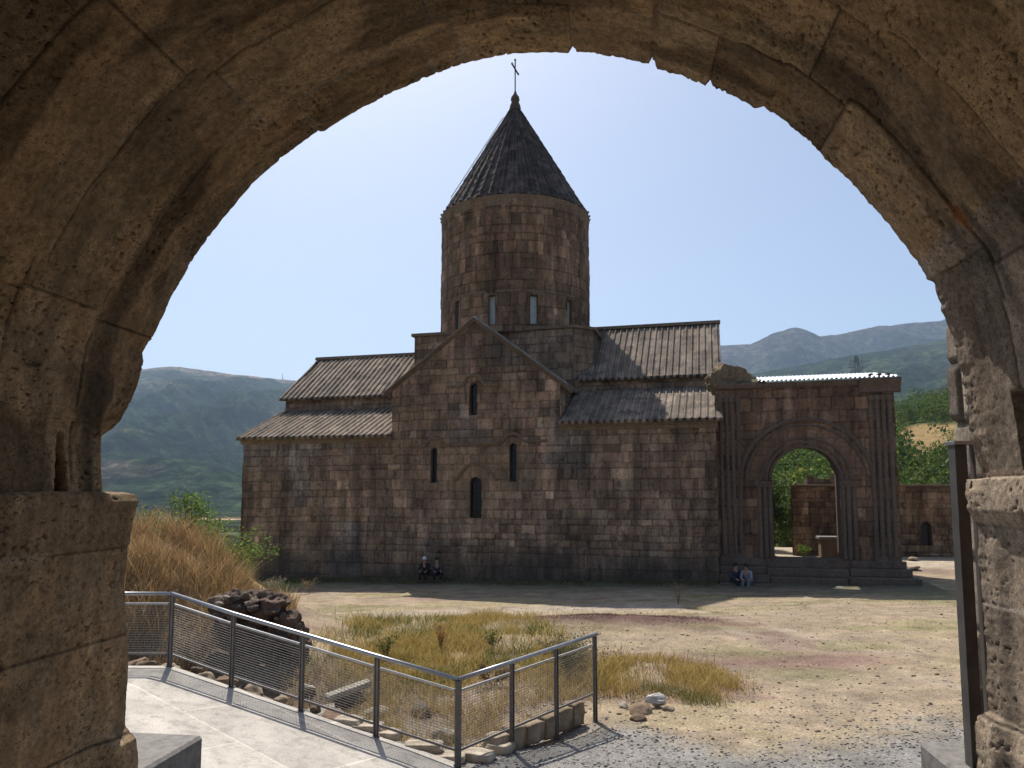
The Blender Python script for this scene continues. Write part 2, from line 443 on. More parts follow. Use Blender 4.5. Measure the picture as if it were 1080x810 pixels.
    # mound: straw floor and brown bank
    C = cmix(C, (.30, .20, .10), sstep(1.3, 1.9, Z) * (X < -3) * sstep(13, 15, Y) * (Y < 30))
    C = cmix(C, (.13, .095, .065), (1 - sstep(-2.2, -.2, X + .8 * (n2 - .5))) * sstep(.1, .5, Y - line_y(X)) * (1 - sstep(15.5, 17.5, Y)) * .9)
    C = cmix(C, (.24, .24, .09), sstep(27, 33, Y) * (X < -10) * (Y < 60) * .8)
    # gravel by the fence and the gate
    C = cmix(C, (.225, .212, .195), gz)
    # valley fields and woods
    F1 = fbm(X * .004, Y * .004, 0, 4, 51)
    V1 = cmix(np.zeros_like(C) + np.array([.032, .052, .02]), (.07, .085, .035), sstep(.5, .6, F1))
    
    C = cmix(C, V1, sstep(60, 110, Rr)) if True else C
    # right-hand yard
    C = cmix(C, (.42, .35, .26), sstep(36.5, 38, Y) * sstep(9, 11, X) * (Y < 60))
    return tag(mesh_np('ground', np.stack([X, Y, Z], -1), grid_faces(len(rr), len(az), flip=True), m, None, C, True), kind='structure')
def gravel_mask(X, Y):
    e = 12.2 + .10 * (X - 1.2) + 1.8 * (fbm(X * .6, Y * .6, 7, 5, 61) - .5) - .9 * sstep(2.5, 6.5, X) - 1.5 * np.exp(-((X - 3.3) / 1.3) ** 2)
    return (1 - sstep(e - .9, e + .9, Y + .9 * (fbm(X * 4, Y * 4, 1, 3, 63) - .5))) * (Y > 1)

# ================================================================ mountains and hills
def build_hill(name, xs, ys, r0, r1, base, cmfn, seed, nx=900, nr=150, amp=.1, expo=1.3, back=.35, mat=None):
    """slope rising from distance r0 to a crest at r1; xs/ys give the crest line as the picture shows it"""
    a = np.linspace(xs[0], xs[-1], nx); t = np.concatenate([np.linspace(0, 1, nr), np.linspace(1.05, 1.6, 8)])
    Ag, T = np.meshgrid((a - 540) / 800, t)
    crestY = r1 * (1 + .05 * (fbm(Ag * 8, 0 * Ag, 0, 3, seed) - .5))
    Yd = mix(r0, crestY, T)
    cz = EYE + (520 - np.interp(Ag * 800 + 540, xs, ys)) / 800 * crestY
    X = Ag * Yd
    tt = np.clip(T, 0, 1)
    z = mix(base, cz, tt ** expo)
    rel = (cz - base)
    L = r1 * .09
    rid = 1 - np.abs(2 * fbm(X / L + 3, Yd / L * .55, 0, 6, seed + 5) - 1) * 2
    z = z + rel * amp * (rid - .5) * np.sin(np.pi * np.clip(tt, 0, 1)) ** .8
    z = z + rel * .012 * (fbm(X / L * 9, Yd / L * 9, 0, 3, seed + 6) - .5) * (tt > 0)
    z = np.where(T > 1, cz - rel * back * (T - 1) / .6, z)
    C = cmfn(X, Yd, z, tt, Ag)
    return tag(mesh_np(name, np.stack([X, Yd, z], -1), grid_faces(len(t), nx, flip=True), mat, None, C, True), kind='structure')
def mat_forest(name, sc, d):
    m, nt, b = nodes(name, 1, 0); co = coord(nt); c = attr(nt)
    n = noise(nt, co, sc, 6, .8)
    c = mul(nt, c, ramp(nt, n, [(.38, .2), (.5, .9), (.62, 2.2)]))
    n2 = noise(nt, co, sc * .22, 4, .6)
    c = mul(nt, c, ramp(nt, n2, [(.36, .5), (.62, 1.5)]))
    nt.links.new(c, b.inputs['Base Color']); bump(nt, b, n, d, 1.0); return m

# ================================================================ grass, foliage
def blades(name, P, h, w, lean, cols, mat, parent=None, seed=1, label=None, kind=None):
    """P: (n,3) roots, one curved blade each (two quads and a tip folded into 3 quads)"""
    rng = np.random.RandomState(seed); n = len(P)
    h = h * rng.uniform(.5, 1.25, n); a = rng.uniform(0, 2 * math.pi, n); la = rng.uniform(0, 2 * math.pi, n)
    le = lean * rng.uniform(.2, 1.3, n) * h
    sx = np.stack([np.cos(a), np.sin(a), 0 * a], -1) * (w * rng.uniform(.6, 1.4, n) / 2)[:, None]
    ld = np.stack([np.cos(la), np.sin(la), 0 * a], -1)
    V = []
    for t, ww in ((0, 1), (.4, .85), (.75, .6), (1, .15)):
        c = P + ld * (le * t * t)[:, None] + np.array([0, 0, 1.]) * (h * (t - .12 * t * t))[:, None]
        V += [c - sx * ww, c + sx * ww]
    V = np.stack(V, 1).reshape(-1, 3)
    b = (np.arange(n) * 8)[:, None, None]
    F = (b + np.array([[0, 1, 3, 2], [2, 3, 5, 4], [4, 5, 7, 6]])[None]).reshape(-1, 4)
    C = cols[(rng.rand(n) * len(cols)).astype(int)] * rng.uniform(.7, 1.3, n)[:, None]
    C = np.repeat(C[:, None, :], 8, 1).reshape(-1, 3)
    return mesh_np(name, V, F, mat, parent, C)
def leaf_quads(P, size, rng, cols, squash=1):
    n = len(P); a = rng.normal(size=(n, 3)); a /= np.linalg.norm(a, axis=1)[:, None]
    b = np.cross(a, rng.normal(size=(n, 3))); b /= np.linalg.norm(b, axis=1)[:, None]
    s = size * rng.uniform(.6, 1.35, n)[:, None]
    V = np.stack([P - a * s, P + b * s * .55, P + a * s, P - b * s * .55], 1).reshape(-1, 3)
    F = (np.arange(n) * 4)[:, None] + np.arange(4)[None]
    C = cols[(rng.rand(n) * len(cols)).astype(int)] * rng.uniform(.65, 1.35, n)[:, None]
    return V, F, np.repeat(C[:, None, :], 4, 1).reshape(-1, 3)
def rock_mesh(name, size, seed, mat, parent=None, colr=(.2, .15, .11), sub=3, amp=.3, flat=0, loc=None, rz=0, fq=1.7):
    bm = bmesh.new(); bmesh.ops.create_icosphere(bm, subdivisions=sub, radius=1)
    V = np.array([v.co[:] for v in bm.verts]); Fc = np.array([[v.index for v in f.verts] for f in bm.faces]); bm.free()
    rng = np.random.RandomState(seed)
    for k in range(9):                       # chop facets
        n = rng.normal(size=3); n /= np.linalg.norm(n); d = rng.uniform(.55, .85)
        q = V @ n; V = V - np.clip(q - d, 0, None)[:, None] * n
    V = V * (1 + amp * (fbm(V[:, 0] * fq + seed, V[:, 1] * fq, V[:, 2] * fq, 5, seed) - .5) + .35 * amp * (np.abs(fbm(V[:, 0] * fq * 2.3 + seed, V[:, 1] * fq * 2.3, V[:, 2] * fq * 2.3, 3, seed + 7) - .5)))[:, None]
    V = V * np.array(size)
    C = np.array(colr) * (0.6 + .8 * fbm(V[:, 0] * 6 + seed, V[:, 1] * 6, V[:, 2] * 6, 3, seed + 1))[:, None]
    o = mesh_np(name, V, Fc, mat, parent, C)
    if loc is not None: o.location = loc
    o.rotation_euler = (rng.uniform(-.2, .2), rng.uniform(-.2, .2), rz)
    return o

# ================================================================ BUILD: land
ground = build_ground()
def c_far(X, Y, z, t, A):
    f = fbm(X * .0022, Y * .0012, 0, 5, 70)
    C = cmix(np.zeros(X.shape + (3,)) + np.array([.018, .029, .013]), (.038, .046, .023), sstep(.46, .6, f))
    C = cmix(C, (.13, .095, .07), sstep(.57, .66, fbm(X * .004, z * .035, 4, 5, 71)) * .38 * (1 - .6 * sstep(1400, 2600, Y)))
    return cmix(C, (.17, .13, .095), sstep(.9, .97, t + .1 * (f - .5)) * .8)
M['far'] = mat_forest('mountain_forest', .028, 14)
build_hill('mountain_ridge', [-900, -300, 0, 100, 151, 175, 186, 235, 297, 340, 437, 520, 600, 640, 760, 800, 830, 1200],
           [352, 370, 392, 392, 388.5, 386, 386.5, 393, 400, 404, 410, 420, 425, 430, 440, 460, 480, 505], 1000, 3600, -24, c_far, 11, nx=1300, nr=190, amp=.2, expo=1.15, mat=M['far'])
def c_right(X, Y, z, t, A):
    f = fbm(X * .0015, Y * .0012, 0, 5, 80)
    C = cmix(np.zeros(X.shape + (3,)) + np.array([.014, .021, .012]), (.028, .032, .018), sstep(.48, .62, f))
    C = cmix(C, (.07, .055, .045), sstep(.7, .95, t + .4 * (f - .5)) * .7)
    return C
build_hill('peak_ridge', [480, 560, 640, 700, 762, 795, 821, 832, 845, 857, 870, 888, 918, 935, 947, 970, 995, 1050, 1200, 1700],
           [470, 425, 390, 372, 363, 361.5, 349, 346.5, 342.5, 347, 353, 351, 344.5, 341.5, 341, 338.5, 336, 330, 320, 330], 2450, 3900, -10, c_right, 21, nx=1000, nr=150, amp=.2, expo=1.1, mat=M['far'])
def c_mid(X, Y, z, t, A):
    f = fbm(X * .004, Y * .003, 0, 4, 85)
    return cmix(np.zeros(X.shape + (3,)) + np.array([.018, .030, .013]), (.036, .046, .022), sstep(.45, .62, f))
M['mid'] = mat_forest('hill_forest', .045, 9)
build_hill('wooded_hill', [600, 700, 762, 800, 850, 880, 905, 940, 975, 1010, 1100, 1700],
           [470, 430, 405, 393, 384, 378, 373, 368, 362, 355, 345, 350], 700, 2400, -15, c_mid, 31, nx=700, nr=120, amp=.10, expo=1.1, mat=M['mid'])
HX = [770, 815, 835, 850, 875, 900, 925, 940, 960, 985, 1010, 1100, 1500]
HY = [500, 478, 474, 470, 462, 450, 438, 434, 430, 424, 417, 405, 410]
def c_near(X, Y, z, t, A):
    px = A * 800 + 540
    f = fbm(X * .05, Y * .04, 0, 4, 91)
    C = cmix(np.zeros(X.shape + (3,)) + np.array([.06, .085, .03]), (.13, .12, .055), sstep(.45, .6, f))
    return cmix(C, (.24, .17, .085), near_field(X, Y, t))
def near_field(X, Y, t):     # dry clearing on the slope
    d = ((X - 88 - (Y - 150) * .25) / 13) ** 2 + ((t - .54 - (X - 88) * .006) / .13) ** 2
    return 1 - sstep(.7, 1.2, d + .5 * (fbm(X * .12, Y * .12, 0, 3, 93) - .5))
def valley():
    a = np.linspace(-700, 800, 420); y = np.concatenate([np.linspace(90, 400, 90), np.linspace(405, 1150, 120)]); A, Y = np.meshgrid((a - 540) / 800, y); X = A * Y
    Z = ground_z(X, Y) + .6 * sstep(90, 130, Y) - .5 * (Y < 92) + 6 * (fbm(X * .02, Y * .02, 0, 4, 151) - .5) * sstep(110, 160, Y)
    C = cmix(np.zeros(X.shape + (3,)) + np.array([.025, .038, .016]), (.042, .052, .024), fbm(X * .02, Y * .01, 0, 4, 152))
    fld = np.exp(-((Y - 800 - .5 * (X + 280) + 60 * (fbm(X * .01, Y * .01, 0, 3, 153) - .5)) / 85) ** 2) * sstep(-345, -315, X + 30 * fbm(X * .02, Y * .02, 0, 3, 154))
    C = cmix(C, (.30, .21, .13), sstep(.35, .6, fld))
    return tag(mesh_np('valley_floor', np.stack([X, Y, Z], -1), grid_faces(len(y), len(a), flip=True), M['mid'], None, C, True), kind='structure')
valley()
m_, nt_, b_ = nodes('slope_earth', 1, 0)
nt_.links.new(mul(nt_, attr(nt_), ramp(nt_, noise(nt_, coord(nt_), .6, 6, .7), [(.3, .6), (.7, 1.35)])), b_.inputs['Base Color'])
near_hill = build_hill('near_slope', HX, [y + 9 for y in HY], 66, 250, -2.0, c_near, 41, nx=260, nr=90, amp=.02, expo=1.0, mat=m_)

# ---- woods on the near slope: many leaf clumps
def crown_proto(n, rng, cols, leaf):
    k = 11; C0 = rng.normal(size=(k, 3)) * np.array([.42, .42, .32]); C0[:, 2] += .15
    rad = rng.uniform(.3, .52, k)
    i = rng.randint(0, k, n); d = rng.normal(size=(n, 3)); d /= np.linalg.norm(d, axis=1)[:, None]
    P = C0[i] + d * (rad[i] * rng.uniform(.75, 1.05, n))[:, None]
    P[:, 2] *= .9
    return leaf_quads(P, leaf, rng, cols)
GREENS = np.array([(.06, .10, .015), (.09, .14, .02), (.04, .07, .014), (.13, .17, .03), (.07, .11, .022)])
rng = np.random.RandomState(5)
protos = [crown_proto(560, rng, GREENS, .058) for _ in range(5)]
VV, FF, CC, nb = [], [], [], 0
mesh_h = near_hill.data; hv = np.zeros(len(mesh_h.vertices) * 3, np.float32); mesh_h.vertices.foreach_get('co', hv)
hv = hv.reshape(98, 260, 3)
for k in range(1250):
    i, j = rng.randint(0, 89), rng.randint(0, 259)
    t = i / 89.0
    p = hv[i, j] + rng.uniform(-1.5, 1.5, 3) * np.array([1, 1, 0])
    px = 540 + 800 * p[0] / p[1]
    if px < 770 or px > 1130: continue
    if float(near_field(np.array(p[0]), np.array(p[1]), np.array(t))) > .35 and rng.rand() > .06: continue
    if px > 945 and t < .40 and rng.rand() > .55: continue
    V_, F_, C_ = protos[rng.randint(5)]
    s = rng.uniform(3.0, 5.8) * (.65 if px > 945 and t < .5 else 1); a = rng.uniform(0, 6.28); ca, sa = math.cos(a), math.sin(a)
    Q = V_ * s * np.array([1, 1, rng.uniform(.8, 1.15)])
    Q = np.stack([Q[:, 0] * ca - Q[:, 1] * sa, Q[:, 0] * sa + Q[:, 1] * ca, Q[:, 2]], -1) + p + np.array([0, 0, s * .55])
    VV.append(Q); FF.append(F_ + nb); CC.append(C_ * rng.uniform(.65, 1.35) * np.array([rng.uniform(.8, 1.3), 1, 1])); nb += len(Q)
tag(mesh_np('slope_woods', np.concatenate(VV), np.concatenate(FF), M['leaf'], None, np.concatenate(CC)), kind='stuff')

def tree(name, loc, H, R_, label, seed, cat='tree', n=9000, leaf=.13, cols=GREENS, group=None, stems=1, low=.25, cl=26):
    rng = np.random.RandomState(seed)
    t = thing(name, label, cat, loc, 0, group)
    tr = MB(); tips = []
    for q in range(stems):
        a0 = rng.uniform(0, 6.28); o = Vector((math.cos(a0), math.sin(a0), 0)) * (.15 * R_ if stems > 1 else 0)
        top = Vector((rng.uniform(-.2, .2) * R_, rng.uniform(-.2, .2) * R_, H * .85)) + o * 3
        pts = [o, o.lerp(top, .3) + Vector((rng.uniform(-.1, .1), rng.uniform(-.1, .1), 0)), o.lerp(top, .65), top]
        r0 = .035 * H / math.sqrt(stems)
        tr.tube(pts, [r0, r0 * .7, r0 * .4, r0 * .1], 7)
        for b in range(max(4, cl // stems)):
            f = rng.uniform(low, 1); base = o.lerp(top, f); a = rng.uniform(0, 6.28)
            rr = R_ * (1 - .55 * max(0, f - .45) / .55) * rng.uniform(.45, .95)
            e = base + Vector((math.cos(a) * rr, math.sin(a) * rr, rng.uniform(.05, .3) * rr))
            tr.tube([base, base.lerp(e, .5) + Vector((0, 0, .06 * rr)), e], [r0 * .35, r0 * .2, r0 * .06], 5)
            tips.append(e); tips.append(base.lerp(e, .6))
    tr.build('trunk', M['bark'], t)
    T = np.array([x[:] for x in tips]); i = rng.randint(0, len(T), n)
    P = T[i] + rng.normal(size=(n, 3)) * R_ * .15 * np.array([1, 1, .75])
    P[:, 2] = np.maximum(P[:, 2], .1)
    V_, F_, C_ = leaf_quads(P, leaf, rng, cols)
    mesh_np('crown', V_, F_, M['leaf'], t, C_)
    return t

# ================================================================ BUILD: church
church = thing('stone_church', 'large brown stone church with a tall round drum under a pointed cone roof', 'church', (0, 0, 0))
GC = -1.95; GH = 4.3
wins = [(-3.98, 5.11, 6.84, .36), (.05, 5.14, 7.0, .36), (-1.83, 3.41, 5.38, .62), (-1.96, 8.4, 10.0, .40)]
def in_arch(u, h, w, m=0.0):
    cu, b, t_, ww = w; r = ww / 2 + m
    return ((abs(u - cu) < r) & (h > b - m) & (h < t_ - ww / 2)) | ((((u - cu) ** 2 + (h - (t_ - ww / 2)) ** 2) < r * r))
def keep_front(u, h):
    top = np.where(u < GC - GH, 7.42, np.where(u > GC + GH, 7.82, 9.86 + (GH - np.abs(u - GC)) * .76))
    k = h < top
    for w in wins: k &= ~in_arch(u, h, w)
    return k
def damp_church(u, h, c):
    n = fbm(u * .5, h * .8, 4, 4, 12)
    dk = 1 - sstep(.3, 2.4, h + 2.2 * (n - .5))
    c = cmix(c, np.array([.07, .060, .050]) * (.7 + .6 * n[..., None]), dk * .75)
    grey = sstep(.55, .68, fbm(u * .35, h * .4, 9, 4, 14))
    c = cmix(c, c.mean(-1, keepdims=True) * np.array([.98, .97, .98]) * .85, grey * .45)
    # warm clean band round the lower windows
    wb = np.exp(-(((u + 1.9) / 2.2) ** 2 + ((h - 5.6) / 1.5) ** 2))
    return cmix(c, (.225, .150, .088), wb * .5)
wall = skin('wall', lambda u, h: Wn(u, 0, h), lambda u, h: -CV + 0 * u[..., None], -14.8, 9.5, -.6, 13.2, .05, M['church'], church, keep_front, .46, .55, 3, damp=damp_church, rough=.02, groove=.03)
def wall_end(u, sgn, v1, h1, seed, name='end_wall', hb=-.6, parent=church, lim=None):
    return skin(name, lambda v, h: Wn(u, v, h), lambda v, h: sgn * CU + 0 * v[..., None], 0, v1, hb, h1, .1, M['church'], parent, lim, .46, .6, seed)
def end_lim(e_h, r_v=8, up=14.0, el=10.0):
    def f(v, h):
        d = np.minimum(v, 16 - v)
        top = np.where(d < 4, e_h + d * .52, el + (d - 4) * .92)
        return h < np.minimum(top, up) - .12
    return f
wall_end(-14.8, -1, 16, 13.2, 21, lim=end_lim(7.45, up=13.0, el=9.95))
wall_end(9.5, 1, 16, 14.1, 22, lim=end_lim(7.85, up=14.0, el=10.4))
core = MB()
core.box((-14.74, .36, -.8), (9.44, 15.9, 7.3), W)
core.box((-14.74, 4, 7.3), (-6, 12, 9.9), W); core.box((2, 4, 7.3), (9.44, 12, 10.3), W)
core.prism([(GC - GH + .05, 7.0), (GC + GH - .05, 7.0), (GC + GH - .05, 9.8), (GC, 13.0), (GC - GH + .05, 9.8)], .4, 8, lambda a, b, d: W(a, d, b))
core.prism([(4, 9.8), (12, 9.8), (8, 12.9)], -14.72, -6, lambda a, b, d: W(d, a, b))
core.prism([(4, 10.2), (12, 10.2), (8, 13.8)], 2, 9.42, lambda a, b, d: W(d, a, b))
core.prism([(.2, 7.2), (4, 7.2), (4, 9.3)], -14.72, GC - GH, lambda a, b, d: W(d, a, b))
core.prism([(.2, 7.6), (4, 7.6), (4, 9.8)], GC + GH, 9.42, lambda a, b, d: W(d, a, b))
core.build('wall_core', M['core'], church)
for s_, cu in ((-1, GC - GH), (1, GC + GH)):      # side faces of the gabled arm above the low roofs
    skin('side_wall', (lambda cu: lambda v, h: Wn(cu, v, h))(cu), (lambda s_: lambda v, h: s_ * CU + 0 * v[..., None])(s_), 0, 4, 7.3, 9.9, .06, M['church'], church, None, .42, .5, 30 + s_)
for (ua, ub, hb, ht, sd_) in ((-14.8, -6.2, 9.0, 10.1, 41), (2.4, 9.5, 9.4, 10.55, 42)):   # upper walls between the two roofs
    skin('upper_wall', lambda u, h: Wn(u, 3.98, h), lambda u, h: -CV + 0 * u[..., None], ua, ub, hb, ht, .07, M['church'], church, None, .4, .5, sd_)

def window(parent, w, vface, depth, F, n=9, glass='glassdark', grille=True, square=False):
    cu, b, t_, ww = w; r = ww / 2
    if square: pts = [(cu - r, b), (cu - r, t_), (cu + r, t_), (cu + r, b)]
    else:
        pts = [(cu - r, b)] + [(cu - r * math.cos(math.pi * k / n), t_ - r + r * math.sin(math.pi * k / n)) for k in range(n + 1)] + [(cu + r, b)]
    fr = MB(); out_ = [(cu + (a - cu) * 1.0, c) for a, c in pts]; m = len(pts)
    V_ = [F(a, vface - .012, c) for a, c in pts] + [F(a, vface + depth, c) for a, c in pts]
    fr.add(V_, [(i, (i + 1) % m, m + (i + 1) % m, m + i) for i in range(m)])
    f = fr.build('window', M['trim'], parent)
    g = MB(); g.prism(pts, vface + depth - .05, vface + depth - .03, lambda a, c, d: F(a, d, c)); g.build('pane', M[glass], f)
    if grille:
        q = MB(); k = 2 if ww < .5 else 3
        for i in range(1, k): q.bar(F(cu - r + ww * i / k, vface + .12, b), F(cu - r + ww * i / k, vface + .12, t_ - .03), .025)
        z = b + .2
        while z < t_ - .15: q.bar(F(cu - r, vface + .12, z), F(cu + r, vface + .12, z), .022); z += .28
        q.build('grille', M['iron'], f)
    return f
for w in wins: window(church, w, 0, .36, W)

def strip(name, path, prof, parent, mat, close=False):
    m = MB(); m.sweep(path, prof, None); return m.build(name, mat, parent)
def path_uv(pts, v, F=W, nrm=None):
    """polyline in the wall plane; A axis = in-plane normal, B axis = out of the wall"""
    res = []
    for i, (a, c) in enumerate(pts):
        p0 = pts[max(i - 1, 0)]; p1 = pts[min(i + 1, len(pts) - 1)]
        du, dh = p1[0] - p0[0], p1[1] - p0[1]; L = math.hypot(du, dh) or 1
        A = (F(a - dh / L, v, c + du / L) - F(a, v, c)); B = (F(a, v - 1, c) - F(a, v, c))
        res.append((F(a, v, c), A, B))
    return res
HP = [(0, -.03), (.02, .09), (.10, .12), (.14, .07), (.16, -.03)]
def arc(cu, ch, r, a0, a1, n=14): return [(cu + r * math.cos(R(a0 + (a1 - a0) * k / n)), ch + r * math.sin(R(a0 + (a1 - a0) * k / n))) for k in range(n + 1)]
strip('string_course', path_uv([(-4.95, 6.85), (-4.45, 6.85)] + arc(-3.98, 6.78, .45, 170, 15) + [(-3.3, 6.88), (-.6, 6.95)] + arc(.05, 6.92, .45, 165, 15) + [(.7, 6.98), (1.75, 7.0)], 0), HP, church, M['trim'])
strip('hood_mould', path_uv([(-2.95, 5.18), (-2.75, 5.2), (-2.62, 5.42)] + arc(-1.83, 5.15, .78, 150, 30) + [(-1.04, 5.42), (-.9, 5.2), (-.7, 5.18)], 0), HP, church, M['trim'])
strip('hood_mould', path_uv([(-3.3, 9.75), (-2.5, 9.8)] + arc(-1.96, 9.86, .42, 165, 15) + [(-1.4, 9.8), (-.7, 9.78)], 0), HP, church, M['trim'])
# raking cornice of the gable
CP = [(-.10, -.1), (-.10, .05), (-.02, .09), (.02, .16), (.11, .16), (.11, -.1)]
def rk(u): return 9.86 + (GH - abs(u - GC)) * .76 + .02
strip('gable_cornice', path_uv([(GC - 4.72, rk(GC - 4.72)), (GC - 2.3, rk(GC - 2.3)), (GC, rk(GC) + .02), (GC + 2.3, rk(GC + 2.3)), (GC + 4.95, rk(GC + 4.95))], 0), CP, church, M['core'])
EP = [(-.2, -.08), (-.2, .06), (-.05, .12), (.0, .2), (.1, .2), (.1, -.08)]
strip('eaves_cornice', path_uv([(-14.9, 7.35), (GC - GH, 7.35)], 0), EP, church, M['trim'])
strip('eaves_cornice', path_uv([(GC + GH, 7.74), (9.6, 7.74)], 0), EP, church, M['trim'])

def roof(name, ua, ub, v0, h0, v1, h1, seed, parent=church, pitch=.33, mat='roof', pal=None, gloss=None):
    L = math.hypot(v1 - v0, h1 - h0); dv, dh = (v1 - v0) / L, (h1 - h0) / L
    nrm = -CV * dh * (1 if dv > 0 else 1) + np.array([0, 0, abs(dv)])
    if dv < 0: nrm = CV * abs(dh) + np.array([0, 0, abs(dv)])
    pal = pal if pal is not None else np.array([(.23, .18, .135), (.205, .16, .125), (.255, .20, .15), (.22, .17, .13), (.185, .145, .115)])
    nu = int((ub - ua) / .026); nv = int(L / .12)
    u = np.linspace(ua, ub, nu); s = np.linspace(0, L, nv); Ug, S = np.meshgrid(u, s)
    k = np.floor((Ug - ua) / pitch); f = (Ug - ua) / pitch - k
    roll = np.exp(-((f - .5) * pitch / .045) ** 4) * .075
    row = np.floor((S + .3 * hash3(k.astype(int), k.astype(int) * 0, k.astype(int) * 0, seed)) / .85); fr = (S / .85 + .3 / .85 * hash3(k.astype(int), k.astype(int) * 0, k.astype(int) * 0, seed)) % 1
    idx = (k * 31 + row).astype(int)
    disp = roll + .014 * (1 - fr) + (rnd(idx, 2, seed) - .5) * .012 + (fbm(Ug * .25, S * .25, 0, 3, seed) - .5) * .08
    c = stone_colour(idx, np.minimum(fr, 1 - fr) * .85, pal, seed, .03, .6)
    li = sstep(.6, .72, fbm(Ug * 2.5, S * 2.5, 0, 4, seed + 2)); c = cmix(c, (.30, .26, .21), li * .35)
    c = cmix(c, (.10, .085, .065), sstep(.58, .7, fbm(Ug * .9, S * 1.8, 7, 4, seed + 3)) * .6)
    c = c * (1 - .55 * np.exp(-(((np.abs(f - .5) * pitch) - .066) / .02) ** 2))[..., None]
    c = cmix(c, c * .7, roll / .075 * (rnd(k.astype(int), 4, seed) * .6))
    P = Wn(Ug, v0 + dv * S, h0 + dh * S) + nrm * disp[..., None]
    o = mesh_np(name, P, grid_faces(nv, nu, flip=dv < 0), M[mat], parent, c)
    sm = o.modifiers.new('thick', 'SOLIDIFY'); sm.thickness = .16; sm.offset = -1
    return o
roof('low_roof', -15.1, GC - GH - .02, -.32, 7.5, 4.0, 9.35, 51)
roof('low_roof', GC + GH + .02, 9.75, -.32, 7.92, 4.0, 9.95, 52)
roof('high_roof', -15.1, -6.7, 3.7, 10.05, 8.0, 13.1, 53)
roof('high_roof', 2.6, 9.85, 3.7, 10.5, 8.0, 14.05, 54)
roof('high_roof', -15.1, -6.7, 12.3, 10.05, 8.0, 13.1, 55)
roof('high_roof', 2.6, 9.85, 12.3, 10.5, 8.0, 14.05, 56)
roof('low_roof', -15.1, 9.75, 16.3, 7.6, 12.0, 9.5, 57)
for (ua, ub, h) in ((-15.15, -6.7, 13.12), (2.7, 9.9, 14.07)):
    m = MB(); m.prism([(7.8, h - .05), (8.2, h - .05), (8.1, h + .14), (7.9, h + .14)], ua, ub, lambda a, b, d: W(d, a, b)); m.build('roof_ridge', M['trim'], church)
# gable arm roof (two slopes running back to the drum)
for sg in (-1, 1):
    pal = np.array([(.20, .175, .15), (.17, .15, .13), (.23, .20, .17)])
    a = np.linspace(0, 5.6, 60); v = np.linspace(-.1, 5.5, 60); Ag, Vg = np.meshgrid(a, v)
    uu = GC + sg * Ag * .83; hh = 13.32 - Ag * .83 * .76
    kk = np.floor(Vg / .4); disp = .08 * np.exp(-(((Vg / .4 - kk) - .5) * .4 / .06) ** 2)
    P = Wn(uu, Vg, hh + disp)
    c = stone_colour((kk * 7 + np.floor(Ag / .8)).astype(int), 0 * Ag + 1, pal, 60)
    o = mesh_np('gable_roof', P, grid_faces(60, 60, flip=sg < 0), M['roof'], church, c)
    o.modifiers.new('thick', 'SOLIDIFY').thickness = .15
# square base below the drum
blk = [(-6.75, 4.0), (2.3, 4.0), (3.2, 4.9), (3.2, 12), (-6.75, 12)]
m = MB(); m.prism(blk, 9.5, 13.36, lambda a, b, d: W(a, b, d)); m.build('drum_base', M['core'], church)
m = MB(); m.prism([(-6.9, 3.85), (2.36, 3.85), (3.36, 4.84), (3.36, 12.15), (-6.9, 12.15)], 13.36, 13.52, lambda a, b, d: W(a, b, d)); m.build('drum_base_cornice', M['trim'], church)
skin('drum_base_face', lambda u, h: Wn(u, 3.99, h), lambda u, h: -CV + 0 * u[..., None], -6.75, 2.3, 9.6, 13.36, .06, M['church'], church, None, .45, .6, 61, pal=PAL * .85)
skin('drum_base_face', lambda u, h: Wn(2.31 + u * .7071, 3.99 + u * .7071, h), lambda u, h: (CU - CV) * .7071 + 0 * u[..., None], 0, 1.27, 9.6, 13.36, .06, M['church'], church, None, .45, .6, 62, pal=PAL * .85)
# drum
DR = 4.42; DCu, DCv = -1.94, 8.0
def cyl(a, h, r=DR): # a measured from the face towards the camera
    a = np.asarray(a, float) / DR; r = r + 0 * a
    return Wn(DCu + np.sin(a) * r, DCv - np.cos(a) * r, h)
def cyl_n(a, h):
    a = np.asarray(a, float) / DR; return np.sin(a)[..., None] * CU - np.cos(a)[..., None] * CV
dwin = [R(-2 + 30 * k) for k in range(-5, 7)]
def keep_drum(a, h):
    k = np.ones(a.shape, bool)
    for w in dwin: k &= ~((np.abs(a / DR - w) < .042) & (h > 13.72) & (h < 15.3))
    return k
def col_drum(a, h, c):
    band = ((h > 15.5) & (h < 15.75)); c = cmix(c, c * .8, band * 1.0)
    return c
skin('drum', cyl, cyl_n, -math.pi * DR, math.pi * DR, 13.3, 20.7, .06, M['church'], church, keep_drum, .55, .5, 71, pal=PAL * np.array([.95, .88, .82]), colf=col_drum, rough=.03, groove=.035)
m = MB(); m.lathe([(DR - .42, 13.3), (DR - .42, 20.8)], W(DCu, DCv, 0), 48); m.build('drum_core', M['core'], church)
m = MB(); m.lathe([(DR - .1, 20.3), (DR + .03, 20.4), (DR + .04, 20.75), (DR + .08, 20.88), (DR + .08, 20.95), (DR - .1, 21.05)], W(DCu, DCv, 0), 72); m.build('drum_cornice', M['trim'], church)
m = MB(); m.lathe([(DR - .02, 15.47), (DR + .035, 15.5), (DR + .035, 15.58), (DR - .02, 15.64)], W(DCu, DCv, 0), 72); m.build('drum_band', M['trim'], church)
for w in dwin:
    def Fd(a, d, h, w=w):
        ca, sa = math.cos(w), math.sin(w); x = a; y = -(DR) + d
        return W(DCu - y * sa * 1 + x * ca, DCv + y * ca + x * sa, h)
    window(church, (0, 13.72, 15.3, .42), -.02, .3, Fd, glass='pane', grille=False, square=True)
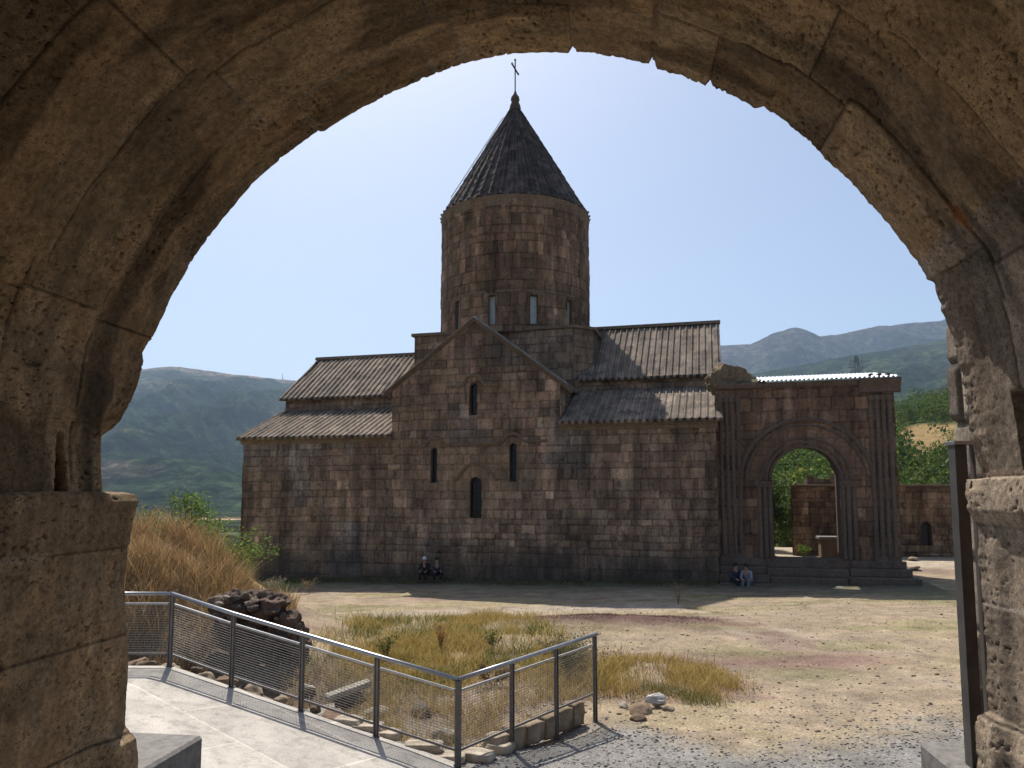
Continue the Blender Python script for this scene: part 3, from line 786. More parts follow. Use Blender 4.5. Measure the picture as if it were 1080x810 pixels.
# cone
nu, nv = 720, 150
a = np.linspace(-math.pi, math.pi, nu); t = np.linspace(0, 1, nv); Ag, T = np.meshgrid(a, t)
k = np.floor(Ag / (2 * math.pi) * 44); f = Ag / (2 * math.pi) * 44 - k
rr = mix(DR + .02, .18, T); hh = mix(20.95, 28.3, T)
row = np.floor(T * 16 + .5 * (k % 2)); frr = (T * 16 + .5 * (k % 2)) % 1
idx = (k * 37 + row).astype(int)
roll = np.exp(-((f - .5) / .13) ** 2) * .07 * (1 - T * .6)
disp = roll + .03 * (1 - frr) + (rnd(idx, 3, 81) - .5) * .03
disp = disp * np.where(T > .97, .4, 1)
hh = hh + np.where(T < .004, .10 * np.abs(np.sin(np.pi * f)), 0)
c = stone_colour(idx, 0 * Ag + 1, np.array([(.082, .062, .052), (.065, .05, .043), (.10, .076, .064), (.075, .06, .055), (.055, .044, .04)]), 82, var=.35)
c = cmix(c, (.17, .145, .13), sstep(.6, .72, fbm(Ag * 12, T * 12, 0, 4, 83)) * .5)
c = c * (1 - .5 * np.exp(-((np.abs(f - .5) - .24) / .07) ** 2))[..., None]
P = Wn(DCu + np.sin(Ag) * (rr + disp), DCv - np.cos(Ag) * (rr + disp), hh + disp * .55)
o = mesh_np('cone_roof', P, grid_faces(nv, nu), M['roof'], church, c)
o.modifiers.new('thick', 'SOLIDIFY').thickness = .06
m = MB(); m.lathe([(.30, 28.0), (.36, 28.2), (.30, 28.45), (.22, 28.6), (.28, 28.75), (.24, 28.95), (.12, 29.1), (.07, 29.3)], W(DCu, DCv, 0), 14); fin = m.build('finial', M['bark'], church, smooth=True)
m = MB(); cpt = lambda u, h, v=0: W(DCu + u, DCv + v, h)
m.bar(cpt(0, 29.2), cpt(0, 31.35), .075)
m.bar(cpt(-.13, 30.98, -.25), cpt(.13, 30.55, .25), .07); 
for p in ((0, 31.35, 0), (-.13, 30.98, -.25), (.13, 30.55, .25)): m.tube([cpt(p[0], p[1] - .04, p[2]), cpt(p[0], p[1] + .06, p[2])], .06, 6)
m.build('cross', M['iron'], church)
m = MB()
def conept(ang, T, d=.16): r = (DR + .02) * (1 - T) + .18 * T + d; return W(DCu + math.sin(ang) * r, DCv - math.cos(ang) * r, mix(21.0, 28.3, T) + d * .5)
m.tube([conept(R(-50), .1), conept(R(-47), .35), conept(R(-42), .6), conept(R(-35), .85)], .028, 5); m.build('conductor_rod', M['pane'], church)

# ================================================================ BUILD: gallery with the big archway
gal = thing('stone_gallery', 'tall stone gallery with an arched passage and white sheet roof, right of the church', 'gateway', (0, 0, 0))
AC, AR, AS, PV = 13.28, 1.40, 5.22, .6
def keep_gal(u, h): return ~(((np.abs(u - AC) < AR) & (h > 1.7) & (h < AS)) | ((u - AC) ** 2 + (h - AS) ** 2 < AR ** 2))
def col_gal(u, h, c):
    r = np.hypot(u - AC, h - AS)
    c = cmix(c, (.20, .125, .085), ((r > 1.7) & (r < 2.5) & (h > AS)) * .4)
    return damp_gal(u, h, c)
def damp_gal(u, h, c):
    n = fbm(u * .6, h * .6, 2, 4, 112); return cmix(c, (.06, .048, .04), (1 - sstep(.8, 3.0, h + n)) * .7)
GP = PAL * np.array([.74, .67, .64])
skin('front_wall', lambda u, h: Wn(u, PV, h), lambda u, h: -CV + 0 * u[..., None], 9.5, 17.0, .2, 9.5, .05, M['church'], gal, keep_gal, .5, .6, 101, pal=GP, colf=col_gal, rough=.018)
def arch_poly(u0, u1, h1, ac, ar, as_, b=1.7, n=20):
    return [(u0, b), (u0, h1), (u1, h1), (u1, b), (ac + ar, b)] + [(ac + ar * math.cos(math.pi * k / n), as_ + ar * math.sin(math.pi * k / n)) for k in range(n + 1)] + [(ac - ar, b)]
m = MB(); m.prism(arch_poly(9.52, 16.96, 9.45, AC, AR + .015, AS), PV + .05, PV + 1.2, lambda a, b, d: W(a, d, b)); m.build('passage_wall', M['gtrim'], gal)
m = MB(); m.prism(arch_poly(9.52, 16.96, 9.9, AC, 1.9, AS), PV + 4.2, PV + 5.0, lambda a, b, d: W(a, d, b)); m.build('rear_wall', M['gtrim'], gal)
m = MB(); m.box((16.2, PV + 1.2, .2), (16.94, PV + 4.2, 9.7), W); m.build('end_wall', M['gtrim'], gal)
m = MB(); m.box((9.52, PV + .06, .0), (16.96, PV + 1.2, 1.72), W); m.box((9.53, PV + 1.2, .0), (16.95, PV + 5.0, 1.3), W); m.build('floor', M['gtrim'], gal)
skin('end_face', lambda v, h: Wn(17.0, v, h), lambda v, h: CU + 0 * v[..., None], PV, PV + 5, .2, 9.5, .08, M['church'], gal, None, .5, .6, 103, pal=GP)
def half_round(name, u, h0, h1, r, v=PV, capital=True):
    m = MB(); m.tube([W(u, v - .02, h0), W(u, v - .02, h1)], r, 10)
    if capital: m.box((u - r * 1.25, v - r * 1.5, h1 - .02), (u + r * 1.25, v + .05, h1 + .2), W); m.box((u - r * 1.3, v - r * 1.7, h0 - .02), (u + r * 1.3, v + .05, h0 + .2), W)
    return m.build(name, M['gtrim'], gal, smooth=False)
for u in (9.72, 9.98, 10.24, 10.5): half_round('colonnette', u, 1.7, 8.75, .085)
for u in (16.05, 16.3, 16.55, 16.8): half_round('colonnette', u, 1.7, 8.65, .095)
for u in (11.32, 11.56, 15.0, 15.24): half_round('colonnette', u, 1.75, 4.95, .10, PV, False)
for u in (11.77, 14.79): half_round('colonnette', u, 1.75, 4.95, .085, PV, False)
for (a, b) in ((11.12, 11.93), (14.63, 15.44)):
    m = MB(); m.box((a, PV - .2, 4.98), (b, PV + .3, 5.12), W); m.box((a + .05, PV - .15, 4.86), (b - .05, PV + .2, 4.98), W); m.build('capital', M['gtrim'], gal)
RP = [(-.06, -.03), (-.05, .07), (0, .10), (.05, .07), (.06, -.03)]
RQ = [(-.10, -.03), (-.08, .08), (0, .13), (.08, .08), (.10, -.03)]
for r_ in (1.47, 1.66, 1.88): strip('archivolt', path_uv(arc(AC, AS - .05, r_, 180, 0, 24), PV), RP, gal, M['gtrim'])
strip('archivolt', path_uv([(AC - 2.75, 4.6)] + arc(AC, AS - .1, 2.75, 180, 0, 28) + [(AC + 2.75, 4.6)], PV), RQ, gal, M['gtrim'])
strip('archivolt', path_uv(arc(AC, AS - .1, 2.5, 180, 0, 28), PV), RP, gal, M['gtrim'])
m = MB()
prof = [(-.05, 8.95), (.08, 9.0), (.12, 9.25), (.28, 9.45), (.30, 9.58), (-.05, 9.58)]
m.prism(prof, 15.6, 17.28, lambda a, b, d: W(d, PV - a, b)); m.prism([(-.05, 9.3), (.1, 9.34), (.16, 9.46), (.16, 9.56), (-.05, 9.56)], 9.55, 15.6, lambda a, b, d: W(d, PV - a, b))
m.box((16.9, PV - .02, 9.3), (17.3, PV + 5, 9.56), W)
m.build('cornice', M['gtrim'], gal, .01)
# plinth steps
for k, (e, h0, h1) in enumerate(((1.15, .1, .72), (.78, .72, 1.06), (.42, 1.06, 1.4), (.2, 1.4, 1.72))):
    m = MB(); m.box((9.52, PV - e, h0), (11.7 - .1 * k, PV + .04, h1 - .003 * k), W); m.build('plinth_step', M['gtrim'], gal, .03)
    m = MB(); m.box((14.7 + .1 * k, PV - e, h0), (17.0 + e * .75, PV + .04, h1 - .003 * k), W); m.build('plinth_step', M['gtrim'], gal, .03)
for k, (e, h0, h1) in enumerate(((1.05, .1, .62), (.7, .62, .98), (.36, .98, 1.34), (.02, 1.34, 1.7))):
    m = MB(); m.box((11.72 - .1 * k, PV - e, h0), (14.68 + .1 * k, PV + .03, h1), W); m.build('stair_step', M['gtrim'], gal, .03)
# corrugated sheet roof
nu, nv = 500, 8; u = np.linspace(11.4, 17.2, nu); s = np.linspace(0, 1, nv); Ug, S = np.meshgrid(u, s)
P = Wn(Ug, PV - .34 + S * 5.2, 9.62 + .04 * (Ug - 14) * 0 + S * .92 + .035 * np.sin(Ug * 2 * math.pi / .19))
o = mesh_np('sheet_roof', P, grid_faces(nv, nu), M['zinc'], gal); o.modifiers.new('thick', 'SOLIDIFY').thickness = .012
for k in range(3):
    m = MB(); m.box((16.1 + .35 * k, PV + .2, 9.75), (16.25 + .35 * k, PV + .6, 9.86), W); m.build('roof_weight_stone', M['gtrim'], gal, .02)
# broken wall top with moss
rb = rock_mesh('broken_wall_top', (1.2, .9, .95), 5, M['rock'], gal, (.19, .14, .085), 5, .9, loc=W(10.35, PV + .9, 9.62))
rb2 = rock_mesh('broken_wall_top', (.8, .7, .45), 9, M['rock'], gal, (.11, .10, .06), 4, .9, loc=W(11.1, PV + .75, 9.45))
rb3 = rock_mesh('broken_wall_top', (.45, .5, .3), 12, M['rock'], gal, (.14, .12, .08), 4, .9, loc=W(9.6, PV + .7, 9.6))

# ================================================================ BUILD: wall and yard behind the gallery
yw = thing('yard_building', 'low flat brown stone building with one small arched window, beyond the sunlit yard', 'building', (0, 0, 0))
YW = (22.55, 1.75, 3.05, .55)
def Yf(x, d, z): return Vector((x, 42 - .12 * (x - 20) + d, z))
def Yn(x, z): x, z = np.broadcast_arrays(x, z); return np.stack([x, 42 - .12 * (x - 20), z], -1)
YP = PAL * np.array([1.0, .92, .82])
skin('wall', Yn, lambda x, z: np.array([-.12, -1, 0.]) + 0 * x[..., None], 15.6, 31, .8, 4.95, .06, M['church'], yw, lambda x, z: ~in_arch(x, z, YW), .3, .4, 121, pal=YP, rough=.03, groove=.03)
skin('side_wall', lambda d, z: np.stack([15.6 + .6 * d, 42.53 + d, z + 0 * d], -1), lambda d, z: np.array([-1., 0, 0]) + 0 * d[..., None], 0, 6, .8, 4.95, .08, M['church'], yw, None, .3, .4, 122, pal=YP)
YPL = [(15.66, .34), (31, .34), (31, 6), (19.1, 6)]; m = MB(); m.prism(YPL, .6, 4.85, lambda a, b, d: Yf(a, b, d)); m.build('wall_core', M['core'], yw)
m = MB(); m.prism([(15.5, -.12), (31, -.12), (31, 6.1), (19.3, 6.1)], 4.95, 5.08, lambda a, b, d: Yf(a, b, d)); m.build('coping', M['trim'], yw, .02)
window(yw, YW, 0, .34, Yf)
ru = thing('ruined_wall', 'broken higher piece of stone wall seen through the archway above the yard building', 'wall', (0, 0, 0))
def top_r(x): return 5.75 + .25 * np.sin(x * 2.1) + .3 * (vnoise(x * 2, 0 * x, 0, 4) - .5)
skin('wall', lambda x, z: np.stack([x, 49.5 + 0 * x, z + 0 * x], -1), lambda x, z: np.array([0, -1., 0]) + 0 * x[..., None], 19.2, 21.6, .8, 6.2, .07, M['church'], ru, lambda x, z: z < top_r(x), .3, .4, 125, pal=YP)
m = MB(); m.box((19.25, 49.56, .5), (21.55, 50.3, 5.5)); m.build('wall_core', M['core'], ru)
# stone font / box beside the yard wall
bx_ = thing('stone_trough', 'reddish cut stone chest with a pale lid standing in the yard behind the archway', 'trough', (0, 0, 0))
m = MB(); m.box((-.75, -.4, 0), (.75, .4, .82)); o = m.build('chest', M['trim'], bx_, .03)
m = MB(); m.box((-.85, -.5, .82), (.85, .5, .93)); m.build('lid', M['basalt'], bx_, .02)
m = MB(); m.box((-.85, -.5, -.1), (.85, .5, .08)); m.build('foot', M['trim'], bx_, .02)
bx_.scale = (1, 1, 1.25); bx_.location = (16.6, 39.4, 1.22); bx_.rotation_euler.z = -.2
tree('dense_tree', (14.0, 47, 1.0), 5.2, 2.1, 'leafy tree with shade-darkened leaves at the left edge of the archway view', 31, n=9000, leaf=.10, cols=GREENS * .5)  # leaf colours darkened to paint in the shade this tree stands in
tree('dense_tree', (17.8, 54, .5), 5.8, 2.8, 'broad green tree rising behind the yard building in the archway', 32, n=9000, leaf=.12, cols=GREENS * .8)
# lattice pylon on the slope
py = MB(); bp = Vector((113.5, 247, 31.5)); H_ = 18.2
for sx in (-1, 1):
    for sy in (-1, 1): py.bar(bp + Vector((2.2 * sx, 2.2 * sy, 0)), bp + Vector((.35 * sx, .35 * sy, H_)), .2)
for k in range(9):
    f0, f1 = k / 9, (k + 1) / 9; w0, w1 = mix(2.2, .35, f0), mix(2.2, .35, f1)
    for (ax, ay, bx2, by2) in ((-1, -1, 1, -1), (1, -1, -1, -1), (-1, 1, 1, 1), (-1, -1, -1, 1), (1, -1, 1, 1)):
        py.bar(bp + Vector((w0 * ax, w0 * ay, H_ * f0)), bp + Vector((w1 * bx2, w1 * by2, H_ * f1)), .1)
for z in (12, 14.2, 16.4): py.bar(bp + Vector((-3.6, 0, z)), bp + Vector((3.6, 0, z)), .14)
for x_ in (-1.8, 1.8): py.bar(bp + Vector((x_, 0, 10)), bp + Vector((x_, 0, 18.4)), .14)
tag(py.build('power_pylon', M['steel']), 'small grey lattice power pylon above the white roof of the gateway', 'pylon')
ma = MB(); b0_ = Vector((-1088, 3560, 515))
for q in range(3):
    a_ = q * 2.094; ma.bar(b0_ + Vector((3 * math.cos(a_), 3 * math.sin(a_), 0)), b0_ + Vector((0, 0, 54)), 1.1)
for z_ in (12, 24, 36): ma.bar(b0_ + Vector((-2.2, 0, z_)), b0_ + Vector((2.2, 0, z_)), .8)
tag(ma.build('radio_mast', M['steel']), 'thin radio mast standing on the far ridge left of the church', 'mast')
# ================================================================ BUILD: the gate we look through
gate = thing('stone_gateway', 'worn brown stone archway with broken edges framing the whole view', 'archway', G(0, 2.5, -1.6))
gate_parts = []
# far edge of the vault as it stands, from the left foot over the crown to the right foot; last column: the unbroken line behind it
EDGE = [(-1.64, -1.75, -1.70), (-1.645, -1.3, -1.70), (-1.64, -.90, -1.70), (-1.65, -.84, -1.70), (-1.695, -.80, -1.70), (-1.69, -.6, -1.70), (-1.705, -.46, -1.70), (-1.715, -.3, -1.70), (-1.71, -.19, -1.70), (-1.70, -.12, -1.69),
        (-1.682, -.03, -1.685), (-1.70, -.003, -1.69), (-1.78, .002, -1.70), (-1.85, .004, -1.71), (-1.862, .03, -1.71), (-1.858, .10, -1.715), (-1.858, .177, -1.72), (-1.841, .204, -1.72), (-1.80, .232, -1.715), (-1.774, .258, -1.71), (-1.735, .32, -1.70), (-1.703, .405, -1.69), (-1.689, .477, -1.68), (-1.694, .505, -1.67), (-1.672, .546, -1.66), (-1.655, .556, -1.655),
        (-1.582, .715, -1.582), (-1.482, .883, -1.482), (-1.29, 1.111, -1.29), (-1.174, 1.21, -1.174), (-1.045, 1.295, -1.045), (-1.025, 1.297, -1.025), (-.962, 1.335, -.962), (-.79, 1.418, -.79), (-.613, 1.483, -.613), (-.60, 1.488, -.60), (-.516, 1.511, -.516), (-.43, 1.53, -.43), (-.34, 1.542, -.34), (-.24, 1.537, -.24),
        (-.145, 1.524, -.145), (-.131, 1.545, -.131), (-.118, 1.520, -.118), (-.047, 1.507, -.047), (.05, 1.483, .05), (.125, 1.452, .125), (.14, 1.482, .14), (.157, 1.44, .157), (.25, 1.40, .25), (.313, 1.365, .313), (.323, 1.385, .323), (.34, 1.355, .34), (.41, 1.315, .41), (.47, 1.272, .47), (.50, 1.275, .50), (.52, 1.255, .52), (.60, 1.18, .60), (.668, 1.112, .668), (.68, 1.09, .70),
        (.777, .986, .785), (.873, .850, .88), (.94, .745, .95), (.985, .668, 1.0), (1.0, .655, 1.01), (1.037, .514, 1.05), (1.058, .40, 1.07), (1.074, .28, 1.08), (1.08, .17, 1.09), (1.105, .07, 1.10), (1.11, .045, 1.10), (1.09, .043, 1.09), (1.062, .041, 1.07), (1.056, .0, 1.065), (1.062, -.05, 1.065), (1.075, -.075, 1.08), (1.09, -.10, 1.10),
        (1.085, -.2, 1.10), (1.088, -.33, 1.10), (1.092, -.5, 1.10), (1.088, -.645, 1.10), (1.055, -.66, 1.09), (1.05, -.72, 1.08), (1.055, -.9, 1.08), (1.05, -1.3, 1.08), (1.05, -1.75, 1.08)]
E_ = np.array(EDGE)
Lg = np.concatenate([[0], np.cumsum(np.hypot(np.diff(E_[:, 0]), np.diff(E_[:, 1])))])
NA = int(Lg[-1] / .0052)
al = np.linspace(0, Lg[-1], NA)
es, eh, is_ = (np.interp(al, Lg, E_[:, k]) for k in range(3))
EI = E_[:, 1].copy()
for q_ in (1.545, 1.482, 1.385, 1.275): EI[np.isclose(E_[:, 1], q_)] -= .022
ih = np.interp(al, Lg, EI)
def anchor(s, h): return Lg[np.argmin((E_[:, 0] - s) ** 2 + (E_[:, 1] - h) ** 2)]
aL, aR = anchor(-1.70, -.003), anchor(1.11, .045)           # springing, left and right
tt = np.concatenate([np.linspace(-1.2, 1.1, 24), np.arange(1.12, 2.44, .0058), np.arange(2.44, 2.5, .003), [2.5]])
Ag, Tg = np.meshgrid(al, tt)
ES, EH, IS = es[None] + 0 * Tg, eh[None] + 0 * Tg, is_[None] + 0 * Tg
bl = sstep(2.33, 2.42, Tg + .03 * (vnoise(Ag * 9, 0 * Ag, 0, 3) - .5))
Sg, Hg = mix(IS, ES, bl), mix(ih[None], EH, sstep(2.46, 2.495, Tg))
# outward normal of the smooth line (away from the passage)
cs, chh = -.30, .1
ds, dh = np.gradient(is_, al), np.gradient(eh, al)
kern = np.hanning(61); kern /= kern.sum()
pad = lambda q: np.convolve(np.pad(q, 30, 'edge'), kern, 'valid')
ds, dh = pad(ds), pad(dh); ln = np.hypot(ds, dh) + 1e-9
ns, nh = -dh / ln, ds / ln                                   # left normal of travel = outward
# stones: ring courses in the vault, flat courses in the jambs
rg = np.random.RandomState(77)
arch = (Ag > aL) & (Ag < aR)
ringsb = np.array([-2, -.9, -.35, .2, .72, 1.17, 1.56, 1.93, 2.25, 2.6])
sect = np.floor(Ag / .71 + .6 * vnoise(Ag * 0 + 3, Tg * 0, 0, 3)).astype(int)
Tgs = Tg + (hash3(sect, sect * 0, sect * 0, 91) - .5) * .16 * (Tg < 2.45)
ring = np.searchsorted(ringsb, Tgs + .012 * (vnoise(Ag * 1.5, 0 * Ag, 0, 5) - .5)) - 1
dj = np.minimum(np.abs(Tgs - ringsb[ring]), np.abs(ringsb[ring + 1] - Tgs)); dj = np.where(Tg > 2.4, 1, dj) * 1.0
first = [anchor(-1.655, .556), anchor(-1.045, 1.295), anchor(-.613, 1.483), anchor(-.516, 1.511), anchor(-.131, 1.545), anchor(.14, 1.482), anchor(.323, 1.385), anchor(.668, 1.112), anchor(.985, .668)]
idx = np.zeros(Ag.shape, int)
for k in range(len(ringsb) - 1):
    b = [aL] + first + [aR] if k == 8 else list(np.concatenate([[aL], aL + np.cumsum(rg.uniform(.38, .85, 14))]))
    b = np.array([-1.0] + [x for x in b if x <= aR] + [99.0]) if k == 8 else np.array([-1.0] + [x for x in b if x < aR - .2] + [aR, 99.0])
    mk = (ring == k) & arch
    q = np.searchsorted(b, Ag[mk]) - 1; idx[mk] = k * 100 + q
    dj[mk] = np.minimum(dj[mk], np.minimum(Ag[mk] - b[q], b[q + 1] - Ag[mk]))
def jamb(mask, hb, seed):
    hb = np.array(hb); rg = np.random.RandomState(seed); Hm = Hg[mask]; q = np.searchsorted(hb, Hm) - 1
    d = np.minimum(Hm - hb[q], hb[q + 1] - Hm); Tm = Tg[mask]; id_ = q * 10
    for r_ in range(len(hb) - 1):
        b = np.array([-3] + sorted(list(rg.uniform(-1, 2.2, 4))) + [9.]); mm = q == r_
        w = np.searchsorted(b, Tm[mm]) - 1; id_[mm] += w
        d[mm] = np.minimum(d[mm], np.minimum(Tm[mm] - b[w], b[w + 1] - Tm[mm]))
    return id_, d
mL, mR = Ag <= aL, Ag >= aR
i_, d_ = jamb(mL, [-2.2, -1.25, -.82, -.49, -.19, .06], 5); idx[mL] = 5000 + i_; dj[mL] = d_
i_, d_ = jamb(mR, [-2.2, -1.15, -.655, -.325, -.095, .1], 6); idx[mR] = 7000 + i_; dj[mR] = d_
n_lo = fbm(Ag * 2.2, Tg * 2.2, 0, 4, 201); n_md = fbm(Ag * 9, Tg * 5, 0, 4, 202); n_hi = fbm(Ag * 40, Tg * 26, 0, 3, 203)
off = (rnd(idx, 3, 9) - .5) * .007 + (n_lo - .5) * .020 + (n_md - .5) * .008 + (n_hi - .5) * .004
off = off + .004 * (1 - sstep(0, .003 + .004 * n_hi, dj)) * sstep(.35, .55, n_md + .1)
# pores of the tuff
pore = fbm(Ag * 105, Tg * 62, 0, 2, 204); pm = sstep(.40, .6, fbm(Ag * 3.5, Tg * 3.5, 5, 3, 205))
pr = sstep(.72, .80, pore) * (.15 + .85 * pm)
off = off + .006 * pr
# chipped far edge
fe = sstep(2.36, 2.5, Tg)
off = off + fe * (.004 * sstep(.5, .7, fbm(Ag * 14, 0 * Ag, 0, 3, 206)) * (Ag > anchor(-.131, 1.545)) + .010 * (fbm(Ag * 55, Tg * 20, 0, 3, 207) - .35) * (Ag > anchor(-.131, 1.545)) + .003 * (fbm(Ag * 60, 0 * Ag, 0, 2, 208) - .4))
off = np.where((Ag < aL) | (Ag > aR), off * .8, off)
# rotten joints: a slot over the left impost, a putlog hole on the right
aslot = aL + .10
slot = (1 - sstep(.018, .032, np.abs(Tg - 2.145 - .02 * (Ag - aslot)) + .10 * np.clip(Ag - aslot - .02, 0, 1))) * ((Hg > .004) & (Hg < .19) & (Sg < 0))
off = off + .16 * slot
hole = ((Hg > .06) & (Hg < .275) & (Sg > 0) & (Tg < 2.235) & (Tg > 1.85))
off = off + .14 * hole
Ps = Sg + ns[None] * off; Ph = Hg + nh[None] * off
Pg = Gn(Ps, Tg, Ph)
c = PALG[(rnd(idx, 1, 33) * 3.999).astype(int)] * (.78 + .44 * rnd(idx, 2, 33))[..., None]
c = c * (1 - .62 * (1 - sstep(.001, .007, dj)) * sstep(.28, .45, n_md + .1))[..., None]
lm = (1 - sstep(0, .02, dj)) * sstep(.5, .6, fbm(Ag * 1.7, Tg * 1.7, 3, 3, 211)); c = cmix(c, (.30, .24, .17), lm * .7)      # pale mortar left in some joints
sf = fbm(Ag * 1.6, Tg * 5.5, 0, 4, 210)
c = cmix(c, c * .42, sstep(.56, .68, fbm(Ag * 2.0, Tg * 7.5, 8, 4, 212)) * .85 * arch)
c = c * (.62 + .76 * fbm(Ag * 4, Tg * 26, 2, 5, 218))[..., None] * (.75 + .5 * fbm(Ag * 90, Tg * 90, 1, 2, 219))[..., None]                                        # dark soot stains along the vault
c = cmix(c, c * .55, sstep(.6, .7, fbm(Ag * 3.0, Tg * 3.0, 4, 4, 216)) * .7)
c = cmix(c, c * np.array([1.25, 1.12, .95]), sstep(.5, .62, sf) * .5)
c = cmix(c, c.mean(-1, keepdims=True) * np.array([1.08, 1, .93]), (mR | (Sg > .95)) * .45)
c = c * (1 - .62 * pr)[..., None]
an = anchor(.94, .745); nail = np.exp(-(((Ag - an + .01) / .035) ** 2 + ((Tg - 2.17) / .02) ** 2)); c = cmix(c, (.30, .12, .035), np.clip(nail * 1.2, 0, .85))
c = np.clip(c, .005, .6)
vault = mesh_np('vault', Pg, grid_faces(len(tt), NA, flip=False), M['gate'], None, c)
gate_parts.append(vault)
# outer face towards the church: from the broken edge out to the wall's own outline
kr = np.array([0, .01, .03, .07, .14, .25, .4, .6, .8, 1.0])
oS = np.clip(np.where(np.abs(Ps[-1] + .3) * 1.0 > 0, -.3 + (Ps[-1] + .3) * 4.5, 0), -6, 5.4); oH = np.where(Ph[-1] > .05, .05 + (Ph[-1] - .05) * 3.1, Ph[-1])
K, _ = np.meshgrid(kr, al, indexing='ij')
fs = mix(Ps[-1][None], oS[None], K); fh = mix(Ph[-1][None], oH[None], K)
ft = 2.5 + .02 * np.sin(np.pi * np.clip(K * 12, 0, 1)) + .03 * (fbm(fs * 4, fh * 4, 0, 3, 214) - .5) * (K > 0)
cf = PAL[3] * (.6 + .8 * fbm(fs * 3, fh * 3, 0, 3, 215))[..., None]
gate_parts.append(mesh_np('outer_face', Gn(fs, ft, fh), grid_faces(len(kr), NA, flip=False), M['gate'], None, cf))
# mass of the gatehouse behind the faces: roof, flanks (never seen from the passage)
m = MB()
m.box((-6, -1.2, 3.6), (5.4, 2.49, 4.4), G)
m.box((-6.05, -1.2, -1.75), (-5.9, 2.49, 3.6), G); m.box((5.3, -1.2, -1.75), (5.45, 2.49, 3.6), G)
prof = [(-1.75, -1.75)] + [(a - .12 * (a < -.3) + .12 * (a > -.3), b + .1) for a, b in [(-1.8, .0), (-1.75, .6), (-1.4, 1.15), (-.9, 1.5), (-.3, 1.68), (.35, 1.5), (.8, 1.15), (1.15, .6), (1.25, 0)]] + [(1.25, -1.75)]
m.prism([(-6, -1.75), (-6, 3.6), (5.4, 3.6), (5.4, -1.75)] + prof[::-1], -1.25, -1.15, lambda a, b, d: G(a, d, b))
gate_parts.append(m.build('gatehouse_mass', M['core']))
# rubble pier outside on the right
pier = thing('rubble_pier', 'pale rough block masonry standing just outside the archway on the right', 'pier', G(1.5, 3.2, -1.6))
pp = []
PALP = np.array([(.34, .28, .22), (.30, .25, .20), (.38, .32, .25)])
for (F_, Nn_, ua, ub, sd_) in ((lambda t, h: Gn(1.415 + 0 * t, t, h), lambda t, h: -GR + 0 * t[..., None], 3.08, 3.42, 301), (lambda s, h: Gn(s, 3.42, h), lambda s, h: GD + 0 * s[..., None], 1.46, 3.2, 302), (lambda s, h: Gn(s, 3.08, h), lambda s, h: -GD + 0 * s[..., None], 1.45, 3.2, 303)):
    pp.append(skin('pier_face', F_, Nn_, ua, ub, -1.7, 2.2, .008 if sd_ == 301 else .02, M['gate'], None, None, .22, .26, sd_, pal=PALP, rough=.009, groove=.014))
m = MB(); m.box((1.52, 3.12, -1.7), (3.2, 3.38, 2.2), G); pp.append(m.build('pier_core', M['core']))
bpy.context.view_layer.update()
def adopt(parent, kids):
    bpy.context.view_layer.update()
    for k in kids:
        k.parent = parent; k.matrix_parent_inverse = parent.matrix_world.inverted()
adopt(gate, gate_parts); adopt(pier, pp)
# cut-stone benches flanking the steps, steel gate frame
m = MB(); m.box((-2.6, 2.53, -2.6), (-1.749, 3.12, -1.02), G); tag(m.build('stone_block', M['basalt'], None, .012), 'grey smooth cut stone block at the foot of the left jamb', 'block', 'cut stone blocks beside the steps')
m = MB(); m.box((1.087, 2.53, -2.6), (2.4, 3.06, -.905), G); tag(m.build('stone_block', M['basalt'], None, .012), 'grey smooth cut stone block at the foot of the right jamb under the steel post', 'block', 'cut stone blocks beside the steps')
fr = thing('steel_gate_frame', 'dark steel door post with a short top bar fixed against the right jamb', 'frame', G(1.17, 2.8, -.9))
kids = []
m = MB(); m.box((1.148, 2.775, -.905), (1.152, 2.83, .165), G); m.box((1.152, 2.785, -.905), (1.19, 2.79, .165), G); m.box((1.152, 2.82, -.905), (1.19, 2.825, .165), G); kids.append(m.build('post', M['post'], None, .0008))
m = MB(); m.box((1.143, 2.765, .165), (1.262, 2.84, .178), G); kids.append(m.build('top_bar', M['rail'], None, .001))
m = MB(); m.box((1.212, 2.79, -.905), (1.219, 2.82, .165), G); kids.append(m.build('inner_post', M['steel'], None, .001))
adopt(fr, kids)
# floor of the passage and the flight of steps down (below the frame)
m = MB(); m.box((-1.9, -6, -1.95), (1.6, 4.2, -1.6), G)
tag(m.build('passage_floor', M['basalt']), kind='structure')
st = thing('stone_steps', 'flight of grey stone steps going down from the archway', 'steps', G(0, 4.2, -3.5)); kids = []
for k in range(12):
    m = MB(); m.box((-1.3, 4.2 + .3 * k, -3.8), (1.8, 4.5 + .3 * k, -1.76 - .16 * k), G); kids.append(m.build('step', M['basalt'], None, .01))
adopt(st, kids)

# ================================================================ BUILD: ramp paving, railing
m, nt, b = nodes('paving_slabs', .85, .3)
co = coord(nt)
mp = N(nt, 'ShaderNodeMapping'); mp.inputs['Rotation'].default_value = (0, 0, R(33)); nt.links.new(co, mp.inputs[0])
bk = N(nt, 'ShaderNodeTexBrick'); nt.links.new(mp.outputs[0], bk.inputs['Vector'])
bk.inputs['Scale'].default_value = 1; bk.inputs['Brick Width'].default_value = 2.3; bk.inputs['Row Height'].default_value = 1.25; bk.inputs['Mortar Size'].default_value = .022; bk.inputs['Mortar Smooth'].default_value = .4
bk.inputs['Color1'].default_value = (.47, .43, .375, 1); bk.inputs['Color2'].default_value = (.41, .375, .33, 1); bk.inputs['Mortar'].default_value = (.56, .51, .44, 1)
c_ = mul(nt, bk.outputs['Color'], ramp(nt, noise(nt, co, 1.1, 5, .6), [(.3, .8), (.7, 1.15)]))
